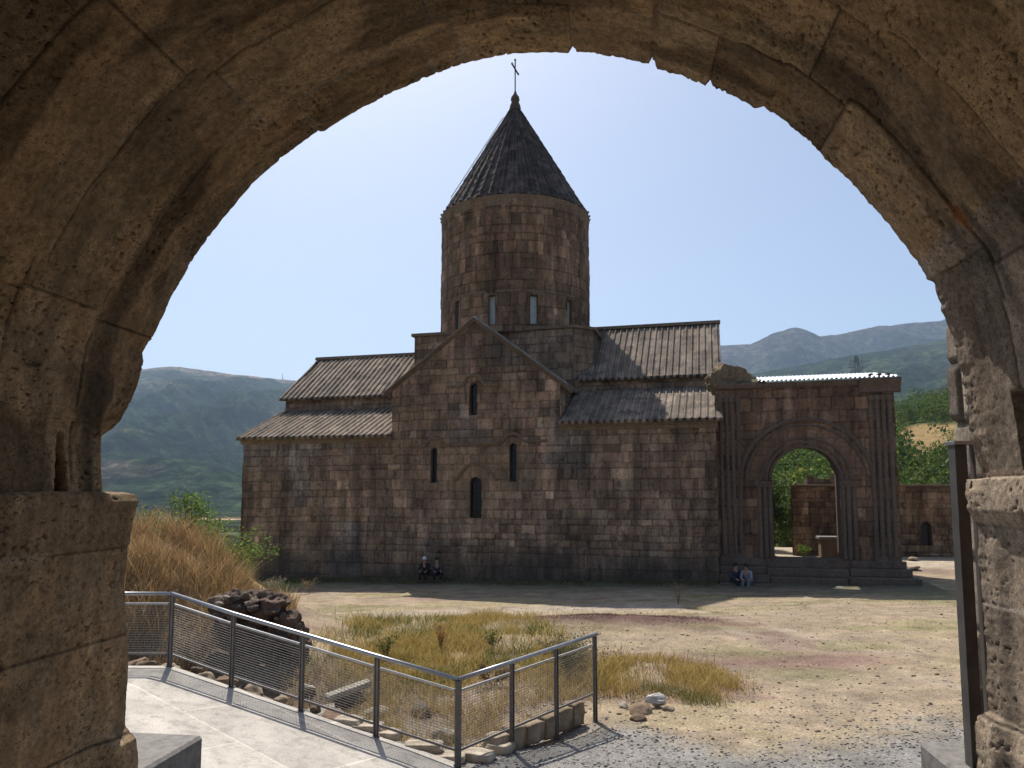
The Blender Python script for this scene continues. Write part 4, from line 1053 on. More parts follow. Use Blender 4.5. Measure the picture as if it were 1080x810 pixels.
c_ = mul(nt, c_, ramp(nt, noise(nt, co, 40, 4, .7), [(.3, .78), (.7, 1.15)]))
c_ = mul(nt, c_, ramp(nt, noise(nt, co, 4.5, 6, .7), [(.36, .72), (.5, 1.0), (.7, 1.06)]))
nt.links.new(c_, b.inputs['Base Color']); bump(nt, b, noise(nt, co, 30, 4), .004, .6)
M['paving'] = m
m = MB()
rx = [-9.5, -5.28, -3.9, -2.6, -1.4, -.74]
def near_y(x): return 5.2 if x < -2.2 else mix(5.2, 10.25, (x + 2.2) / 1.46)
tv = []; 
for x in rx:
    z = float(ramp_z(x)); tv += [(x, float(line_y(x)) + .05, z), (x, near_y(x), z - .02)]
n_ = len(tv); bv = [(a, b_, .3) for a, b_, c in tv]
fs_ = []
for i in range(len(rx) - 1):
    a = 2 * i; fs_ += [(a, a + 1, a + 3, a + 2), (n_ + a, n_ + a + 2, n_ + a + 3, n_ + a + 1), (a, a + 2, n_ + a + 2, n_ + a), (a + 1, n_ + a + 1, n_ + a + 3, a + 3)]
fs_ += [(0, n_, n_ + 1, 1), (n_ - 2, n_ - 1, 2 * n_ - 1, 2 * n_ - 2)]
m.add(tv + bv, fs_)
tag(m.build('paved_ramp', M['paving']), kind='structure')

fence = thing('railing', 'grey steel railing with wire mesh panels running down beside the paved ramp', 'railing', (-.71, 10.3, 1.0)); kids = []
SP = [(-8.2, 12.05, -1.56), (-6.75, 12.02, -1.56), (-5.28, 12.0, -1.56), (-4.17, 11.59, -1.80), (-3.01, 11.157, -2.02), (-1.86, 10.73, -2.24), (-.71, 10.3, -2.45), (0, 11.07, -2.39), (.67, 11.79, -2.33), (1.33, 12.5, -2.27)]
P3 = [Vector((x, y, EYE + z)) for x, y, z in SP]
def cs_(w): return w
for i, p in enumerate(P3):
    g = float(ramp_z(p.x)) if i < 7 else float(ground_z(p.x, p.y))
    d = (P3[min(i + 1, 9)] - P3[max(i - 1, 0)]); d.z = 0; d.normalize(); pr = Vector((-d.y, d.x, 0))
    m = MB()
    if i == 6: m.bar((p.x, p.y, g - .1), (p.x, p.y, p.z - .02), .085, .085, pr)
    else:
        for q in (-.024, .024): m.bar(Vector((p.x, p.y, g - .12)) + pr * q * 0 + d * q, Vector((p.x, p.y, p.z - .03)) + d * q, .05, .014, d)
        ww = .085 if i < 6 else .05
        m.bar((p.x, p.y, g - .12), (p.x, p.y, p.z - .03), .02, ww, d)
    m.box((-.001 + p.x - .05, p.y - .05, g - .02), (p.x + .05, p.y + .05, g + .012))
    kids.append(m.build('post', M['steel'], None, .002))
for (a, b2) in ((0, 2), (2, 6), (6, 9)):
    pts = [P3[i] for i in range(a, b2 + 1)]
    e = pts[-1] + (pts[-1] - pts[-2]).normalized() * (.06 if b2 == 9 else 0); pts[-1] = e
    m = MB(); m.tube(pts, .031, 10); kids.append(m.build('handrail', M['rail'], None, 0, True))
for i in range(9):
    p, q = P3[i], P3[i + 1]; d = (q - p).normalized(); pr = Vector((-d.y, d.x, 0)).normalized()
    off = Vector((0, 0, -.15)); a, b2 = p + d * .05 + off, q - d * .05 + off
    m = MB(); m.bar(a, b2, .03, .03); kids.append(m.build('mid_rail', M['rail'], None, .002))
    lo = Vector((0, 0, -.76))
    m = MB(); m.bar(a + lo, b2 + lo, .028, .028); kids.append(m.build('bottom_rail', M['steel'], None, .002))
    m = MB()
    for k in range(1, 21): o = lo * (k / 21); m.bar(a + o, b2 + o, .0058, .0058)
    L = (b2 - a).length; nv_ = int(L / .05)
    for k in range(nv_ + 1): s0 = a + (b2 - a) * (k / nv_); m.bar(s0, s0 + lo, .0022, .0022, pr)
    kids.append(m.build('mesh_panel', M['steel'], None))
adopt(fence, kids)

# kerb stones under the railing (pale flat ones along the ramp, squared ones at the turn)
rs = random.Random(3)
def block_mesh(name, size, seed, colr, loc, rz):
    bm = bmesh.new(); bmesh.ops.create_cube(bm, size=2); bmesh.ops.subdivide_edges(bm, edges=list(bm.edges), cuts=6, use_grid_fill=True)
    V = np.array([v.co[:] for v in bm.verts]); Fc = np.array([[v.index for v in f.verts] for f in bm.faces]); bm.free()
    V = V * (1 - .10 * np.clip(np.abs(V).min(1) + np.abs(V).sum(1) - 2.2, 0, 1))[:, None]
    V = V * (1 + .22 * (fbm(V[:, 0] * 1.3 + seed, V[:, 1] * 1.3, V[:, 2] * 1.3, 4, seed) - .5))[:, None] * np.array(size)
    C = np.array(colr) * (0.6 + .8 * fbm(V[:, 0] * 9 + seed, V[:, 1] * 9, V[:, 2] * 9, 3, seed + 1))[:, None]
    o = mesh_np(name, V, Fc, M['rock'], None, C); o.location = loc; o.rotation_euler.z = rz; return o
def put_stone(name, label, x, y, z, size, colr, seed, group, rz, sub=3, amp=.3, cat='stone'):
    if name in ('kerb_block', 'flat_stone'): o = block_mesh(name, size, seed, colr, (x, y, z), rz)
    else: o = rock_mesh(name, size, seed, M['rock'], None, colr, sub, amp, loc=(x, y, z), rz=rz)
    return tag(o, label, cat, group)
flat = [(371, 755, .20), (392, 764, .22), (415, 771, .16), (452, 782, .26), (478, 788, .22), (505, 783, .24), (528, 777, .17)]
for i, (px, py_, w) in enumerate(flat):
    x = (px - 540) / 800 * 10.9; y = float(line_y(x)) + .22 if x < -.6 else 10.3 + (x + .71) * 1.08 + .12
    z = float(ramp_z(x)) + .0 if x < -.9 else 1.06
    put_stone('flat_stone', ['pale flat stone at the ramp edge, leftmost of seven under the railing', 'pale flat stone second from the left along the ramp edge', 'small flat stone in the row just left of the third lower railing post', 'broad pale flat stone just left of the railing corner post', 'pale flat stone at the foot of the railing corner post', 'pale flat stone just right of the railing corner post', 'small pale flat stone ending the row, next to the squared kerb blocks'][i], x, y, z, (w, .14, .06), (.42, .36, .28), 400 + i, 'flat stones along the ramp edge', rs.uniform(-.5, .3), 4, .25)
blk_ = [(-.15, .16), (.10, .17), (.34, .19), (.58, .17), (.80, .20), (1.02, .16)]
for i, (x, w) in enumerate(blk_):
    y = 10.3 + (x + .71) * 1.078 + .16 + rs.uniform(-.05, .05); w *= rs.uniform(.85, 1.15)
    o = put_stone('kerb_block', ['first', 'second', 'third', 'fourth', 'fifth', 'last'][i] + ' squared brown kerb block counted from the railing corner towards its free end', x - .06, y, 1.08 + .05 * (x + .15) , (w, .13, .12 + .07 * rs.random()), rs.choice([(.30, .23, .16), (.24, .18, .12), (.35, .28, .20)]), 430 + i, 'kerb blocks behind the railing', .8 + rs.uniform(-.15, .15), 3, .12)
# rubble along the ramp (brown), each a stone
k = 0
bays = {}
for i in range(26):
    x = -8 + 7.2 * i / 25 + rs.uniform(-.14, .14); y = float(line_y(x)) + rs.uniform(.2, .5); s = rs.uniform(.06, .2)
    z = float(ramp_z(x)) - rs.uniform(.05, .16)
    cc = rs.choice([(.17, .12, .08), (.22, .15, .10), (.28, .22, .16), (.14, .10, .075)])
    bay = 'left of the railing bend' if x < -5.4 else 'beside the first sloping panel' if x < -4.2 else 'beside the second sloping panel' if x < -3 else 'beside the third sloping panel' if x < -1.9 else 'beside the panel before the railing corner'
    bays[bay] = bays.get(bay, 0) + 1
    put_stone('rubble_stone', ('dark' if sum(cc) < .4 else 'brown' if sum(cc) < .5 else 'pale tan') + ' rubble stone, ' + ['first', 'second', 'third', 'fourth', 'fifth', 'sixth', 'seventh', 'eighth', 'ninth', 'tenth', 'eleventh'][bays[bay] - 1] + ' from the left ' + bay, x, y, z, (s * 1.3, s, s * .8), cc, 460 + i, 'rubble stones beside the ramp', rs.uniform(0, 3), 3, .9)
# stones tumbled in the hollow
hol = [(-5.4, 13.4, .30, 0), (-4.7, 13.9, .22, 1), (-4.2, 13.2, .26, 1), (-3.4, 13.6, .20, 0), (-3.0, 14.4, .34, 0), (-2.3, 13.2, .3, 1), (-5.9, 14.0, .26, 1), (-1.5, 13.0, .24, 0), (-3.9, 14.8, .22, 1), (-4.9, 14.7, .28, 0), (-2.6, 12.6, .2, 0), (-3.6, 12.7, .22, 1), (-4.4, 12.6, .2, 0), (-1.0, 11.6, .3, 1), (-.2, 12.0, .24, 0), (-6.3, 13.2, .3, 0), (-7.0, 13.6, .34, 1)]
for i, (x, y, s, q) in enumerate(hol):
    put_stone('boulder', ['dark boulder left of the ruined masonry foot','grey boulder under the right half of the ruined masonry','pale boulder nearest the ramp behind the second sloping panel','dark boulder beside the long fallen slab','large dark boulder beyond the long fallen slab','pale boulder right of the short fallen slab','pale boulder at the foot of the straw bank','dark boulder near the last panel before the railing corner','small pale boulder high in the hollow behind the slabs','dark boulder high on the bank under the ruined masonry','dark stone close to the ramp behind the third sloping panel','pale stone close to the ramp left of the third railing post of the slope','dark stone close to the ramp behind the second post of the slope','broad pale boulder just behind the railing corner','dark boulder behind the panel right of the railing corner','dark boulder behind the railing bend','pale boulder left of the railing bend under the straw'][i], x, y, float(ground_z(x, y)) + s * .25, (s, s * .75, s * .55), (.13, .105, .085) if not q else (.30, .265, .22), 520 + i, ('dark' if not q else 'pale grey') + ' boulders in the hollow', rs.uniform(0, 3), 3, .5)
def slab(x, y, z, L, w, h, rz, tilt, label):
    m = MB(); m.box((-L / 2, -w / 2, -h / 2), (L / 2, w / 2, h / 2)); o = m.build('fallen_slab', M['pale'], None, .02)
    o.location = (x, y, z); o.rotation_euler = (tilt, -.16, rz); return tag(o, label, 'slab')
slab(-2.85, 13.6, float(ground_z(-2.85, 13.6)) + .55, .85, .17, .11, .7, .2, 'long pale fallen stone slab tilted in the hollow behind the railing')
slab(-3.15, 12.95, float(ground_z(-3.15, 12.95)) + .28, .45, .25, .12, .2, .4, 'short pale fallen slab below the long one in the hollow')
# the lump of ruined rubble masonry with its dark undercut
rub = thing('ruined_masonry', 'dark lump of collapsed rubble masonry overhanging a shaded hollow left of the church', 'ruin', (-5.6, 16.5, 1.2)); kids = []
RV = [(-5.7, 16.1, 2.28, .52, .55, .32, 0), (-5.1, 16.0, 2.2, .5, .5, .34, 0), (-4.7, 16.1, 1.86, .34, .45, .42, 0), (-5.5, 16.7, 1.6, 1.1, .4, .7, 0), (-4.5, 16.4, 1.35, .24, .4, .35, 0)]
for i, (x, y, z, a, b2, c, q) in enumerate(RV): kids.append(rock_mesh('masonry_core', (a, b2, c), 600 + i, M['rock'], None, (.12, .08, .06), 5, 1.0, loc=(x, y, z), fq=2.6))
for i in range(60):
    f = rs.random(); x = mix(-6.1, -4.5, f); y = 15.6 + rs.uniform(-.1, .6); z = 2.42 + .22 * math.sin(f * 3.1) - .35 * f - rs.random() ** 2 * .6 - .25 * max(0, f - .75) * 4
    s = rs.uniform(.05, .14); kids.append(rock_mesh('masonry_stone', (s * 1.4, s, s * .7), 650 + i, M['rock'], None, rs.choice([(.19, .14, .10), (.15, .11, .08), (.30, .25, .20), (.11, .085, .07)]), 3, .7, loc=(x, y, z), rz=rs.uniform(0, 3)))
adopt(rub, kids)
# scattered pebbles and clods
rg = np.random.RandomState(12)
VV, FF, CC, nb = [], [], [], 0
bm = bmesh.new(); bmesh.ops.create_icosphere(bm, subdivisions=1, radius=1)
pv = np.array([v.co[:] for v in bm.verts]); pf = np.array([[v.index for v in f.verts] for f in bm.faces]); bm.free()
for i in range(7600):
    if i < 5600:
        x, y = rg.uniform(-1.2, 7.5), rg.uniform(8.6, 13.8)
        if rg.rand() > float(gravel_mask(np.array(x), np.array(y))) * .97 + .10: continue
        s = rg.uniform(.007, .022); cc = np.array([(.22, .21, .195), (.28, .265, .245), (.17, .16, .15), (.36, .335, .30)][rg.randint(4)])
    else:
        x, y = rg.uniform(-1, 16), 11.5 + 16 * rg.rand() ** 1.8
        s = rg.uniform(.01, .028) * (1.6 if rg.rand() < .12 else 1); cc = np.array([(.32, .25, .17), (.40, .33, .25), (.27, .20, .14), (.46, .40, .33)][rg.randint(4)])
    if x < -.7 and y < 11: continue
    q = pv * (1 + .25 * rg.normal(size=pv.shape)) * s * np.array([1.2, 1, .6]) + np.array([x, y, float(ground_z(x, y)) + s * .2])
    VV.append(q); FF.append(pf + nb); CC.append(np.repeat(cc[None] * rg.uniform(.7, 1.2), len(q), 0)); nb += len(q)
tag(mesh_np('gravel', np.concatenate(VV), np.concatenate(FF), M['rock'], None, np.concatenate(CC)), kind='stuff')
for i, (px, py_, s, lab) in enumerate([(729, 720, .10, 'small brown stone lying left on the bare trodden earth'), (1000, 758, .07, 'small pale stone near the foot of the steel post')]):
    pass
# bigger single stones round the grass clump beside the railing end
for i, (px, py_, s, cc, lab) in enumerate([
        (672, 744, .17, (.25, .18, .12), 'brown rock at the near edge of the yellow grass clump'), (700, 742, .10, (.30, .24, .18), 'small tan rock right of the crumpled bag'),
        (655, 738, .09, (.34, .30, .25), 'small pale rock close to the last railing post'), (668, 751, .12, (.22, .15, .10), 'low dark brown rock on the gravel edge by the grass clump')]):
    r_ = 3.6 / ((py_ - 520) / 800); x = (px - 540) / 800 * r_
    tag(rock_mesh('rock', (s * 1.3, s, s * .6), 700 + i, M['rock'], None, cc, 3, .5, loc=(x, r_, float(ground_z(x, r_)) + s * .2), rz=i), lab, 'rock')
# crumpled bag
bag = rock_mesh('crumpled_bag', (.17, .12, .10), 77, mat_plain('pale_plastic', (.40, .38, .34), .45, 0, .1, 5, .004), None, (.5, .5, .5), 4, 1.2, loc=(2.42, 13.15, float(ground_z(2.42, 13.15)) + .10))
tag(bag, 'crumpled pale plastic bag lying in the grass right of the railing', 'litter')

# ================================================================ BUILD: grass
STRAW = np.array([(.40, .25, .105), (.46, .31, .15), (.33, .20, .085), (.50, .37, .20), (.26, .165, .075), (.20, .15, .08)])
YEL = np.array([(.44, .31, .09), (.50, .37, .12), (.36, .26, .07), (.25, .21, .06), (.54, .40, .17)])
GRN = np.array([(.10, .13, .03), (.14, .16, .04), (.18, .18, .06), (.08, .10, .025)])
def scatter(n, x0, x1, y0, y1, dens, seed):
    rg = np.random.RandomState(seed); x = rg.uniform(x0, x1, n); y = rg.uniform(y0, y1, n)
    d = dens(x, y); k = rg.rand(n) < d; x, y = x[k], y[k]
    return np.stack([x, y, ground_z(x, y) - .02], -1)
def clump(x, y, f=1.6, s=5, a=.35, b_=.6): return sstep(a, b_, fbm(x * f, y * f, 0, 3, s))
# tall straw on the mound
P = scatter(60000, -13, -4.6, 14.8, 21, lambda x, y: (ground_z(x, y) > 1.45) * (.22 + .78 * clump(x, y, 1.1, 5, .22, .6)) * sstep(14.9, 16.4, y + .4 * np.sin(x * 3)), 1)
hh_ = .12 + .78 * sstep(.3, .75, fbm(P[:, 0] * 1.6, P[:, 1] * 1.6, 0, 3, 6)) - .12 * sstep(-7, -5.5, P[:, 0])
tag(blades('straw_grass', P, hh_, .011, .75, STRAW, M['straw'], seed=2), kind='stuff')
P = scatter(16000, -10, -2.6, 12.5, 15.8, lambda x, y: clump(x, y, 1.5, 15, .45, .62) * .9, 3)
tag(blades('bank_grass', P, .22, .010, .9, STRAW * .85, M['straw'], seed=4), kind='stuff')
# meadow between railing and track
def dm(x, y):
    c = clump(x, y, .8, 25, .34, .56)
    reg = sstep(13.4, 15.5, y + .15 * x) * (1 - sstep(20, 24.5, y + .6 * np.sin(x))) * sstep(-5, -3.6, x) * (1 - sstep(1.0, 2.6, x + .25 * (y - 16)))
    return reg * (.15 + .85 * c)
P = scatter(115000, -5.5, 4, 13, 25, dm, 7)
P2 = P[fbm(P[:, 0] * .8, P[:, 1] * 1.1, 0, 3, 26) > .56]; P1 = P[fbm(P[:, 0] * .8, P[:, 1] * 1.1, 0, 3, 26) <= .56]
hm = .10 + .42 * fbm(P1[:, 0] * 1.2, P1[:, 1] * 1.2, 0, 3, 36) ** 1.3
tag(blades('meadow_grass', P1, hm, .011, .8, YEL, M['straw'], seed=8), kind='stuff')
tag(blades('green_grass', P2, .08 + .3 * fbm(P2[:, 0] * 1.5, P2[:, 1] * 1.5, 0, 3, 37), .012, .8, np.concatenate([GRN, YEL[:2]]), M['leaf'], seed=9), kind='stuff')
# hollow: near yellow grass between railing and meadow
P = scatter(22000, -2.6, 2.6, 11.2, 15.6, lambda x, y: (y > line_y(np.minimum(x, -.71)) + .6 + np.clip((x + .71) * 1.45, 0, 9)) * (.10 + .9 * clump(x, y, 1.6, 35, .42, .62)), 11)
tag(blades('hollow_grass', P, .24, .010, .8, np.concatenate([STRAW[:2], YEL]), M['straw'], seed=12), kind='stuff')
Ps_ = np.concatenate([scatter(2600, -5.5, 2.5, 13, 25, lambda x, y: .15 + .5 * dm(x, y), 91), scatter(900, 0.8, 4.6, 12.8, 17.5, lambda x, y: np.clip(1.1 - ((x - 2.9) / 1.8) ** 2 - ((y - 15) / 2.1) ** 2, 0, 1), 92)])
tag(blades('tall_stalks', Ps_, .30 + .2 * np.random.RandomState(5).rand(len(Ps_)), .009, .5, np.array([(.36, .25, .10), (.26, .17, .07), (.20, .16, .07), (.42, .32, .16)]), M['straw'], seed=93), kind='stuff')
# clump right of the railing end
P = scatter(30000, 1.2, 5.6, 12.6, 17.6, lambda x, y: np.clip(1.3 - ((x - 2.9 - .1 * (y - 15)) / 1.6) ** 2 - ((y - 15.0) / 1.9) ** 2 + 1.6 * (fbm(x * .9, y * .9, 3, 3, 99) - .5), 0, 1) ** 1.5 * (.12 + .88 * clump(x, y, 1.5, 45, .38, .58)), 13)
isg = P[:, 1] < 13.9 + .5 * np.sin(P[:, 0] * 3)
hc = .04 + .34 * fbm(P[:, 0] * 1.6, P[:, 1] * 1.6, 0, 3, 46)
tag(blades('clump_grass', P[~isg], hc[~isg], .010, .8, YEL, M['straw'], seed=14), kind='stuff')
tag(blades('clump_green_grass', P[isg], hc[isg] * .75, .010, .8, np.concatenate([GRN, YEL[2:4]]), M['leaf'], seed=15), kind='stuff')
# short sparse turf on the open ground and by the church
P = scatter(60000, -9, 18, 14, 34, lambda x, y: sstep(.52, .66, fbm(x * .25, y * .9, 5, 4, 43)) * .55 + sstep(.5, .66, fbm(x * .35, y * .7, 0, 4, 41)) * .22, 17)
tag(blades('short_turf', P, .055, .010, .6, np.concatenate([GRN, YEL[:2]]), M['leaf'], seed=18), kind='stuff')
rg = np.random.RandomState(19); u = rg.uniform(-15, 9.4, 9000); v = -.15 - 1.3 * rg.rand(9000) ** 2
k = rg.rand(9000) < .15 + .85 * clump(u, v, .9, 55, .4, .6); u, v = u[k], v[k]
P = Wn(u, v, 0 * u); P[:, 2] = ground_z(P[:, 0], P[:, 1]) - .02
tag(blades('wall_foot_grass', P, .26, .014, .7, np.array([(.09, .10, .04), (.14, .13, .06), (.22, .18, .09)]), M['leaf'], seed=20), kind='stuff')
# valley-side yellow-green brush behind the mound
P = scatter(26000, -24, -11, 24, 46, lambda x, y: (.3 + .7 * clump(x, y, .5, 65, .35, .6)) * ((x - CO[0]) * CU[0] + (y - CO[1]) * CU[1] < -15.2), 21)
tag(blades('field_grass', P, .5, .03, .7, np.concatenate([YEL, GRN[1:3]]), M['leaf'], seed=22), kind='stuff')

P = scatter(26000, -1.2, 7.2, 19.8, 24.8, lambda x, y: np.clip(1.5 * np.exp(-(((x - 3.0) / 2.6) ** 2 + ((y - 22.3) / 1.5) ** 2)) - .25, 0, 1) * clump(x, y, 1.3, 75, .3, .55), 27)
tag(blades('red_ground_weed', P, .07, .012, .8, np.array([(.13, .07, .06), (.17, .09, .075), (.10, .06, .05)]), M['leaf'], seed=28), kind='stuff')

# shrubs and weeds
LG = np.array([(.13, .20, .035), (.17, .24, .05), (.09, .15, .03)])
tree('leafy_bush', (-9.9, 24.0, 1.6), 3.3, 1.5, 'tall bright green leafy bush rising behind the straw mound', 51, 'bush', 3400, .062, LG, stems=5, low=.1)
tree('leafy_bush', (-10.1, 26.5, 1.1), 2.3, 1.6, 'low bright green bush between the tall bush and the church corner', 52, 'bush', 3400, .06, LG, stems=5, low=.1)
tree('leafy_bush', (-15.6, 36, .2), 2.3, 1.4, 'dark green bush beside the far left church corner', 53, 'bush', 2600, .09, GREENS * 1.3, stems=3, low=.15)
def weed(name, x, y, H, R_, label, seed, cols, n=420, leaf=.02, cat='weed', stems=9, group=None):
    rng = np.random.RandomState(seed); z = float(ground_z(x, y)); t = thing(name, label, cat, (x, y, z), 0, group)
    m = MB(); T = []
    for s in range(stems):
        a = rng.uniform(0, 6.28); tip = Vector((math.cos(a) * R_ * rng.uniform(.2, 1), math.sin(a) * R_ * rng.uniform(.2, 1), H * rng.uniform(.6, 1)))
        mid = Vector((tip.x * .35, tip.y * .35, tip.z * .55)); m.tube([(0, 0, -.02), mid, tip], [.008, .006, .003], 4)
        T += [mid, tip, mid.lerp(tip, .5)]
        for q in range(4):
            b0 = mid.lerp(tip, rng.rand()); e = b0 + Vector((rng.normal() * .3 * R_, rng.normal() * .3 * R_, .22 * H * rng.rand())); m.tube([b0, e], [.004, .002], 3); T.append(e)
    T = np.array([v[:] for v in T]); P = T[rng.randint(0, len(T), n)] + rng.normal(size=(n, 3)) * R_ * .10
    V_, F_, C_ = leaf_quads(P, leaf, rng, cols)
    sm = mat_plain('dry_stem', tuple(cols[0] * .8), .9, 0, .2, 9, 0) if 'dry_stem' not in bpy.data.materials else bpy.data.materials['dry_stem']
    m.build('stem', sm, t); mesh_np('leaves', V_, F_, M['leaf'], t, C_)
    return t
DRY = np.array([(.26, .19, .10), (.32, .25, .15), (.20, .14, .08)]); RUST = np.array([(.30, .12, .04), (.36, .17, .06)])
def at(px, py_, Y): return ((px - 540) / 800 * Y, Y)
for args in [('dry_weed', *at(262, 607, 33), 1.5, .9, 'tall spreading dry weed at the left corner of the church wall', 61, DRY, 900, .035),
             ('dry_weed', *at(293, 612, 33), .9, .45, 'grey dry weed at the wall foot right of the tallest one', 62, np.array([(.22, .19, .13), (.28, .25, .18)]), 600, .03),
             ('dry_weed', *at(330, 612, 34), .6, .35, 'small straw-coloured weed at the church wall under the low left roof', 63, DRY, 300, .025),
             ('dry_weed', *at(712, 640, 28), .95, .42, 'thin pale weed standing alone at the shadow edge before the church', 64, DRY, 200, .02),
             ('rust_weed', *at(467, 685, 17.5), .75, .20, 'upright weed with rust-red seed heads in the middle of the yellow grass', 65, RUST, 260, .02),
             ('green_weed', *at(410, 690, 16.5), .6, .22, 'dark green weed left of the rust-red one in the yellow grass', 66, GRN, 300, .025),
             ('green_weed', *at(520, 680, 18), .5, .2, 'green weed right of the rust-red one in the yellow grass', 67, GRN, 260, .025),
             ('grey_shrub', *at(600, 712, 15.2), .75, .62, 'low rounded grey-green shrub seen through the last railing panels', 68, np.array([(.17, .16, .08), (.24, .21, .12), (.12, .12, .05)]), 2600, .022, 'shrub', 30),
             ('bramble', *at(212, 628, 15.3), .5, .6, 'tangled dark dry bramble at the left end of the ruined masonry', 69, np.array([(.14, .10, .07), (.20, .15, .10)]), 1500, .022, 'shrub', 22),
             ('dry_weed', *at(520, 705, 14.6), .4, .35, 'brown withered weed low in the grass behind the railing corner', 70, np.array([(.12, .08, .05), (.18, .12, .06)]), 900, .022)]:
    weed(*args)
weed('yard_weed', 15.4, 40.6, .7, .4, 'green weed at the corner of the yard building inside the archway view', 71, LG, 500, .04)

# ================================================================ BUILD: people
def skinned(name, joints, edges, mat, parent, sub=2, root=0):
    """joints: list of (x,y,z,r[,ry]); one continuous skinned surface"""
    me = bpy.data.meshes.new(name); me.from_pydata([j[:3] for j in joints], edges, [])
    o = bpy.data.objects.new(name, me); col.objects.link(o); o.parent = parent
    o.modifiers.new('Skin', 'SKIN'); sv = me.skin_vertices
    if not sv: 
        bpy.context.view_layer.objects.active = o; bpy.ops.mesh.customdata_skin_add() if bpy.ops.mesh.customdata_skin_add.poll() else None
    for i, j in enumerate(joints):
        me.skin_vertices[0].data[i].radius = (j[3], j[4] if len(j) > 4 else j[3])
        me.skin_vertices[0].data[i].use_root = i == root
    s = o.modifiers.new('Sub', 'SUBSURF'); s.levels = sub; s.render_levels = sub
    me.materials.append(mat); me.polygons.foreach_set('use_smooth', [True] * len(me.polygons)); return o
def seated(label, loc, rz, top, trouser, hair, cap=None, lean=.12, seat=.42, knees=.0):
    """a seated adult facing -y, hips on a seat at height `seat`, hands on the knees"""
    t = thing('person', label, 'person', loc, rz)
    S = mat_plain('skin', (.36, .21, .14), .6, 0, .08, 5, 0) if 'skin' not in bpy.data.materials else bpy.data.materials['skin']
    h = seat + .09
    pel = (0, .0, h); chest = (0, -lean * .7, h + .34); neck = (0, -lean, h + .50); head = (0, -lean - .03, h + .62)
    J = [(*pel, .13), (0, -lean * .3, h + .15, .12, .11), (*chest, .145, .11), (*neck, .055), (*head, .085, .1), (0, -lean - .02, h + .72, .075)]
    Ed = [(0, 1), (1, 2), (2, 3), (3, 4), (4, 5)]; leg, arm = {}, {}
    for sx in (-1, 1):
        b0 = len(J)
        J += [(sx * .18, -lean * .8, h + .40, .062), (sx * .23, -lean - .06, h + .16, .048), (sx * .16, -.34, h + .10, .035), (sx * .14, -.40, h + .085, .028)]
        Ed += [(2, b0), (b0, b0 + 1), (b0 + 1, b0 + 2), (b0 + 2, b0 + 3)]
        for q, (dx, L) in enumerate(((-.028, .07), (-.009, .085), (.010, .08), (.028, .065))):     # four curled fingers
            k = len(J); J += [(sx * .14 + dx, -.44 - L * .35, h + .08, .010), (sx * .14 + dx, -.44 - L * .75, h + .055, .008)]; Ed += [(b0 + 3, k), (k, k + 1)]
        k = len(J); J += [(sx * (.14 - .035), -.42, h + .095, .011), (sx * (.14 - .055), -.45, h + .085, .009)]; Ed += [(b0 + 3, k), (k, k + 1)]
        b1 = len(J)
        J += [(sx * .10, -.04, h - .01, .095), (sx * (.13 + knees), -.42, h + .0, .065), (sx * (.13 + knees * .6), -.44, .28, .055), (sx * .13, -.40, .09, .042), (sx * .14, -.52, .045, .04, .035), (sx * .145, -.60, .035, .032, .025)]
        Ed += [(0, b1)] + [(b1 + i, b1 + i + 1) for i in range(5)]
        arm[sx] = b0; leg[sx] = b1
    body = skinned('body', J, Ed, S, t)
    k0 = 1.18
    tj = [(*pel, .14), (0, -lean * .3, h + .15, .14, .13), (*chest, .165, .13), (0, -lean * .95, h + .46, .075)]; te = [(0, 1), (1, 2), (2, 3)]
    for sx in (-1, 1):
        n0 = len(tj); q = [J[arm[sx]], J[arm[sx] + 1], J[arm[sx] + 2]]
        tj += [(*a[:3], a[3] + .014) for a in q]; te += [(2, n0), (n0, n0 + 1), (n0 + 1, n0 + 2)]
    skinned('shirt', tj, te, top, t)
    lj = [(*pel, .145)]; le = []
    for sx in (-1, 1):
        n0 = len(lj); lj += [(*J[leg[sx] + i][:3], J[leg[sx] + i][3] + .016) for i in range(4)]; le += [(0, n0), (n0, n0 + 1), (n0 + 1, n0 + 2), (n0 + 2, n0 + 3)]
    skinned('trousers', lj, le, trouser, t)
    for sx in (-1, 1):
        skinned('shoe', [(sx * .135, -.40, .05, .05), (sx * .14, -.52, .05, .048, .04), (sx * .145, -.63, .04, .038, .03)], [(0, 1), (1, 2)], M['iron'], t)
    hm = MB(); hm.lathe([(.02, .0), (.085, .005), (.105, .05), (.10, .11), (.07, .155), (.02, .175)], (head[0], head[1] + .018, head[2] - .005), 14)
    hm.build('cap' if cap else 'hair', cap or hair, t, smooth=True)
    fm = MB(); fx, fy, fz = head[0], head[1] - .1, head[2] + .02
    fm.prism([(-.012, -.03), (.012, -.03), (.006, .03), (-.006, .03)], fy - .018, fy + .01, lambda a, b, d: (fx + a, d, fz + b)); fm.build('nose', S, t)
    for sx in (-1, 1):
        em = MB(); em.box((fx + sx * .034 - .012, fy + .001, fz + .022), (fx + sx * .034 + .012, fy + .012, fz + .034)); em.build('eye', M['iron'], t)
    em = MB(); em.box((fx - .022, fy + .002, fz - .052), (fx + .022, fy + .012, fz - .043)); em.build('mouth', mat_plain('lip', (.2, .08, .06), .6, 0, .1, 4, 0), t)
    return t
black = mat_plain('black_cloth', (.012, .012, .014), .9, 0, .2, 9, .002); white = mat_plain('white_cloth', (.62, .63, .64), .8, 0, .05, 9, .001)
navy = mat_plain('navy_cloth', (.03, .032, .06), .9, 0, .2, 9, .002); blue = mat_plain('pale_blue_cloth', (.22, .23, .32), .85, 0, .1, 9, .002)
grey = mat_plain('grey_cloth', (.15, .15, .15), .9, 0, .1, 9, .002); hair = mat_plain('dark_hair', (.012, .009, .007), .7, 0, .2, 30, .002)
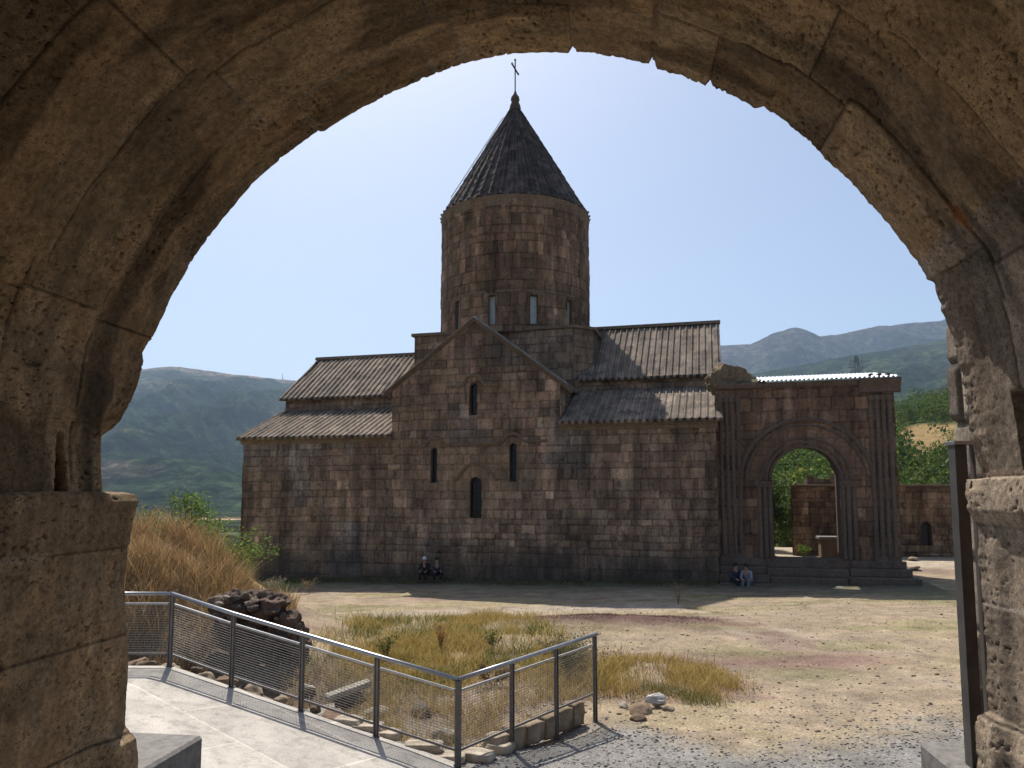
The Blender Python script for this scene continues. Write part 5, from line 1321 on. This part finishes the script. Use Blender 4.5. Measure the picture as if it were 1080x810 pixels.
plum = mat_plain('plum_cloth', (.06, .045, .06), .9, 0, .2, 9, .002)
def on_wall(u, v): p = W(u, v, 0); return (p.x, p.y, float(ground_z(p.x, p.y)))
p1 = on_wall(-4.2, -.42); seated('person in black clothes and a white cap sitting at the foot of the church wall', p1, -TH, black, black, hair, white, .18, .36)
p2 = on_wall(-3.72, -.40); seated('dark-haired person in a plum top sitting right of the white-capped one at the wall', p2, -TH + .65, plum, black, hair, None, .26, .36, .09)
sb = thing('ledge_stone', 'low dark stone ledge the two people sit on at the church wall', 'ledge', (0, 0, 0))
m = MB(); m.box((-4.6, -.62, -.2), (-3.3, -.03, .64), W); m.build('ledge', M['core'], sb, .03)
q = W(10.15, PV - .85, 0); seated('dark-haired person in navy sitting at the left foot of the gateway', (q.x, q.y, .62 - .34), -TH + .6, navy, black, hair, None, .05, .42, .07)
q = W(10.72, PV - .85, 0); seated('person in a pale blue top and grey trousers sitting beside the one in navy', (q.x, q.y, .62 - .34), -TH - .35, blue, grey, hair, None, .28, .42)
o = rock_mesh('white_stone', (.22, .16, .13), 88, M['rock'], None, (.36, .35, .33), 3, .4, loc=W(14.3, PV - 1.35, .62)); tag(o, 'pale round stone lying at the foot of the gateway steps', 'stone')
o = rock_mesh('white_stone', (.32, .2, .12), 89, M['rock'], None, (.22, .20, .17), 3, .4, loc=W(17.6, PV - 1.0, .62)); tag(o, 'dull flat stone beside the right corner of the gateway plinth', 'stone')
for i, (x, y, s) in enumerate([(19.2, 37.0, .3), (20.5, 39.3, .22)]):
    o = rock_mesh('yard_rock', (s * 1.4, s, s * .5), 95 + i, M['rock'], None, (.36, .29, .21), 3, .4, loc=(x, y, float(ground_z(x, y)) + .1)); tag(o, ('larger', 'smaller')[i] + ' tan rock lying in the sunlit yard right of the gateway', 'rock')

# ================================================================ haze
hz = bpy.data.materials.new('air_haze'); hz.use_nodes = True; nt = hz.node_tree; nt.nodes.clear()
o_ = nt.nodes.new('ShaderNodeOutputMaterial'); pv_ = nt.nodes.new('ShaderNodeVolumePrincipled')
pv_.inputs['Color'].default_value = (.55, .74, 1.0, 1); pv_.inputs['Density'].default_value = HAZE = 0.85e-4; pv_.inputs['Anisotropy'].default_value = .2
nt.links.new(pv_.outputs[0], o_.inputs['Volume'])
m = MB(); m.box((-9500, -9300, -120), (9500, 9400, 1900)); h_ = m.build('haze', hz); tag(h_, kind='stuff')
